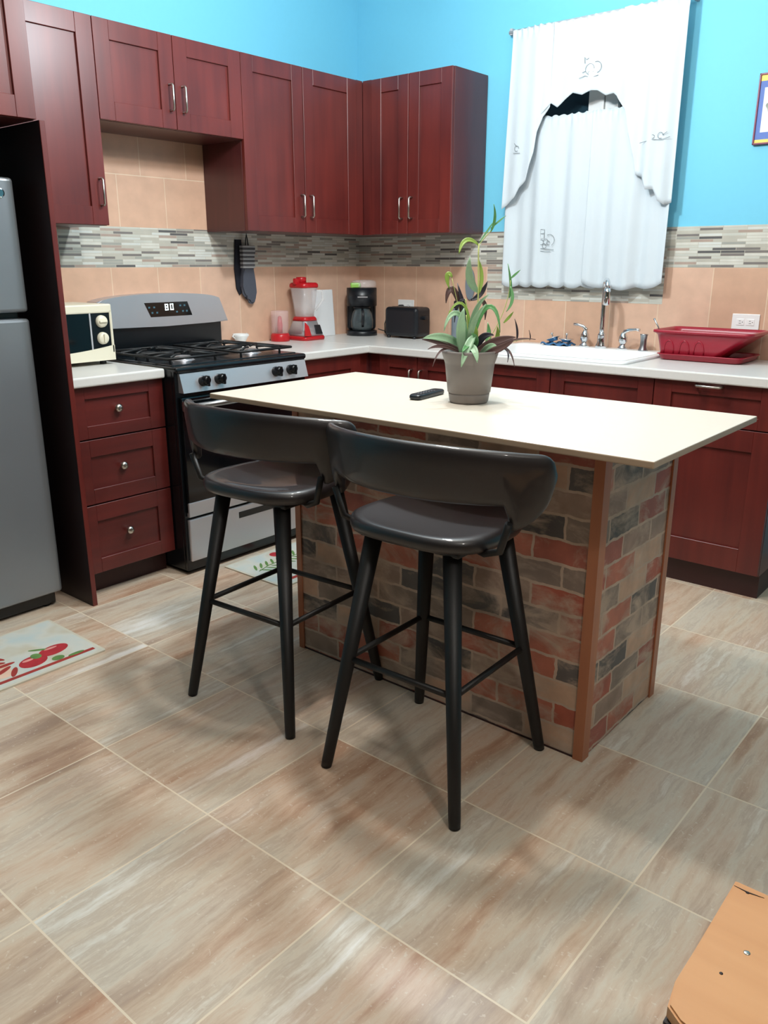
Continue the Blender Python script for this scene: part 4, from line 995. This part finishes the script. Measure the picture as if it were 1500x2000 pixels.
# poster on the right
t = thing('framed_poster', 'framed poster with yellow and blue bands on the blue wall at the right frame edge', 'poster', (2.45, -.01, 1.955))
M['pframe'] = simple('red_brown_frame', rgb(132, 62, 84), .4); M['pyel'] = simple('print_yellow', rgb(240, 214, 110), .6); M['pblue'] = simple('print_blue', rgb(92, 120, 190), .6)
M['pwhite'] = simple('print_white', rgb(232, 240, 246), .6); M['pgrey'] = simple('print_grey_green', rgb(150, 158, 146), .6, noise=.3, nscale=40); M['pviolet'] = simple('print_violet', rgb(136, 120, 186), .6)
m = MB(FR); PX0, PX1, PZ0, PZ1 = 2.287, 2.62, 1.818, 2.096; f_ = .007
m.box(PX0, PX0+f_, 0.001, .018, PZ0, PZ1, .002); m.box(PX1-f_, PX1, .001, .018, PZ0, PZ1, .002); m.box(PX0, PX1, .001, .018, PZ0, PZ0+f_, .002); m.box(PX0, PX1, .001, .018, PZ1-f_, PZ1, .002); m.build('frame', 'pframe', t)
m = MB(FR); m.mi = 0; m.box(PX0+.004, PX1-.004, .001, .012, PZ0+.004, PZ1-.004)
m.mi = 1; m.box(PX0+f_, PX1-f_, .012, .0124, PZ1-.030, PZ1-f_); m.box(PX0+f_, PX1-f_, .012, .0124, PZ0+f_, PZ0+.020)
m.mi = 2; m.box(PX0+.026, PX1-.026, .012, .0126, PZ0+.048, PZ1-.056)
m.mi = 3; m.prism([(2.345+.018*math.cos(a)*(1+.3*math.sin(3*a)), 1.963+.022*math.sin(a)) for a in (2*pi*i/20 for i in range(20))], .0126, .0129, 'y')
m.build('print', ['pblue', 'pyel', 'pwhite', 'pgrey'], t)

# ------------------------------------------------------------------ bench at lower right
def pine():
    m = wood_mat('orange_pine_board', rgb(204, 146, 96), rgb(218, 162, 112), .42, 'x'); return m
M['bench'] = pine(); M['darkwood'] = simple('dark_brown_wood', rgb(44, 30, 28), .5)
t = thing('pine_bench', 'orange pine bench top with screw and nail, bottom right frame corner', 'bench', (3.7, -3.0, 0))
m = MB(); BZ = .45
ol = [(3.296, -2.862), (3.296, -3.10), (3.302, -3.138), (3.322, -3.152), (3.36, -3.158), (4.30, -3.158), (4.30, -2.858)]
m.prism(ol, BZ-.022, BZ, 'z', .003); tp_ = m.build('seat_board', 'bench', t)
m = MB(); m.box(3.30, 3.318, -3.13, -2.87, .30, BZ-.022, .003); m.box(3.30, 4.28, -3.145, -3.125, .34, BZ-.022, .003); m.box(3.30, 4.28, -2.885, -2.867, .34, BZ-.022, .003); m.build('apron', 'darkwood', t)
for x in (3.325, 4.25):
    for y in (-3.12, -2.90): MB().box(x-.022, x+.022, y-.02, y+.02, 0, BZ-.022, .004).build('leg', 'darkwood', t)
m = MB(); m.lathe([(0, BZ+.001), (.0035, BZ+.0007), (.0045, BZ), (.0045, BZ-.002)], (3.352, -2.992, 0), 16); m.build('screw', 'nickel', tp_)
m = MB(); m.lathe([(0, BZ+.0012), (.0022, BZ+.0006), (.003, BZ-.001)], (3.337, -3.048, 0), 10); m.tube([(3.298, -2.876, BZ+.0002), (3.318, -2.878, BZ+.0004), (3.34, -2.874, BZ+.0002)], [.0004, .0012, .0004], 5); m.lathe([(0, BZ+.001), (.003, BZ), (.003, BZ-.001)], (3.318, -2.878, 0), 8); m.build('nails', 'darkwood', tp_)

# lamp fixtures (above the frame)
for i, (l, w_, c_, r_) in enumerate(LAMPS+[ROOM_L]):
    t = thing('pendant_lamp', ['pendant lamp cord and socket over the island, nearer the stove', 'pendant lamp cord and socket over the island, nearer the stools', 'pendant lamp cord and socket over the room'][i], 'lamp', (l[0], l[1], RZ))
    MB().lathe([(0, RZ-.001), (.05, RZ-.001), (.045, RZ-.02), (0, RZ-.025)], (l[0], l[1], 0), 24).build('canopy', 'white', t)
    MB().cyl((l[0], l[1], l[2]+r_+.05), (l[0], l[1], RZ-.02), .003, seg=8).build('cord', 'white', t)
    MB().lathe([(0, l[2]+r_+.055), (.018, l[2]+r_+.05), (.02, l[2]+r_+.008), (0, l[2]+r_+.008)], (l[0], l[1], 0), 16).build('socket', 'white', t)
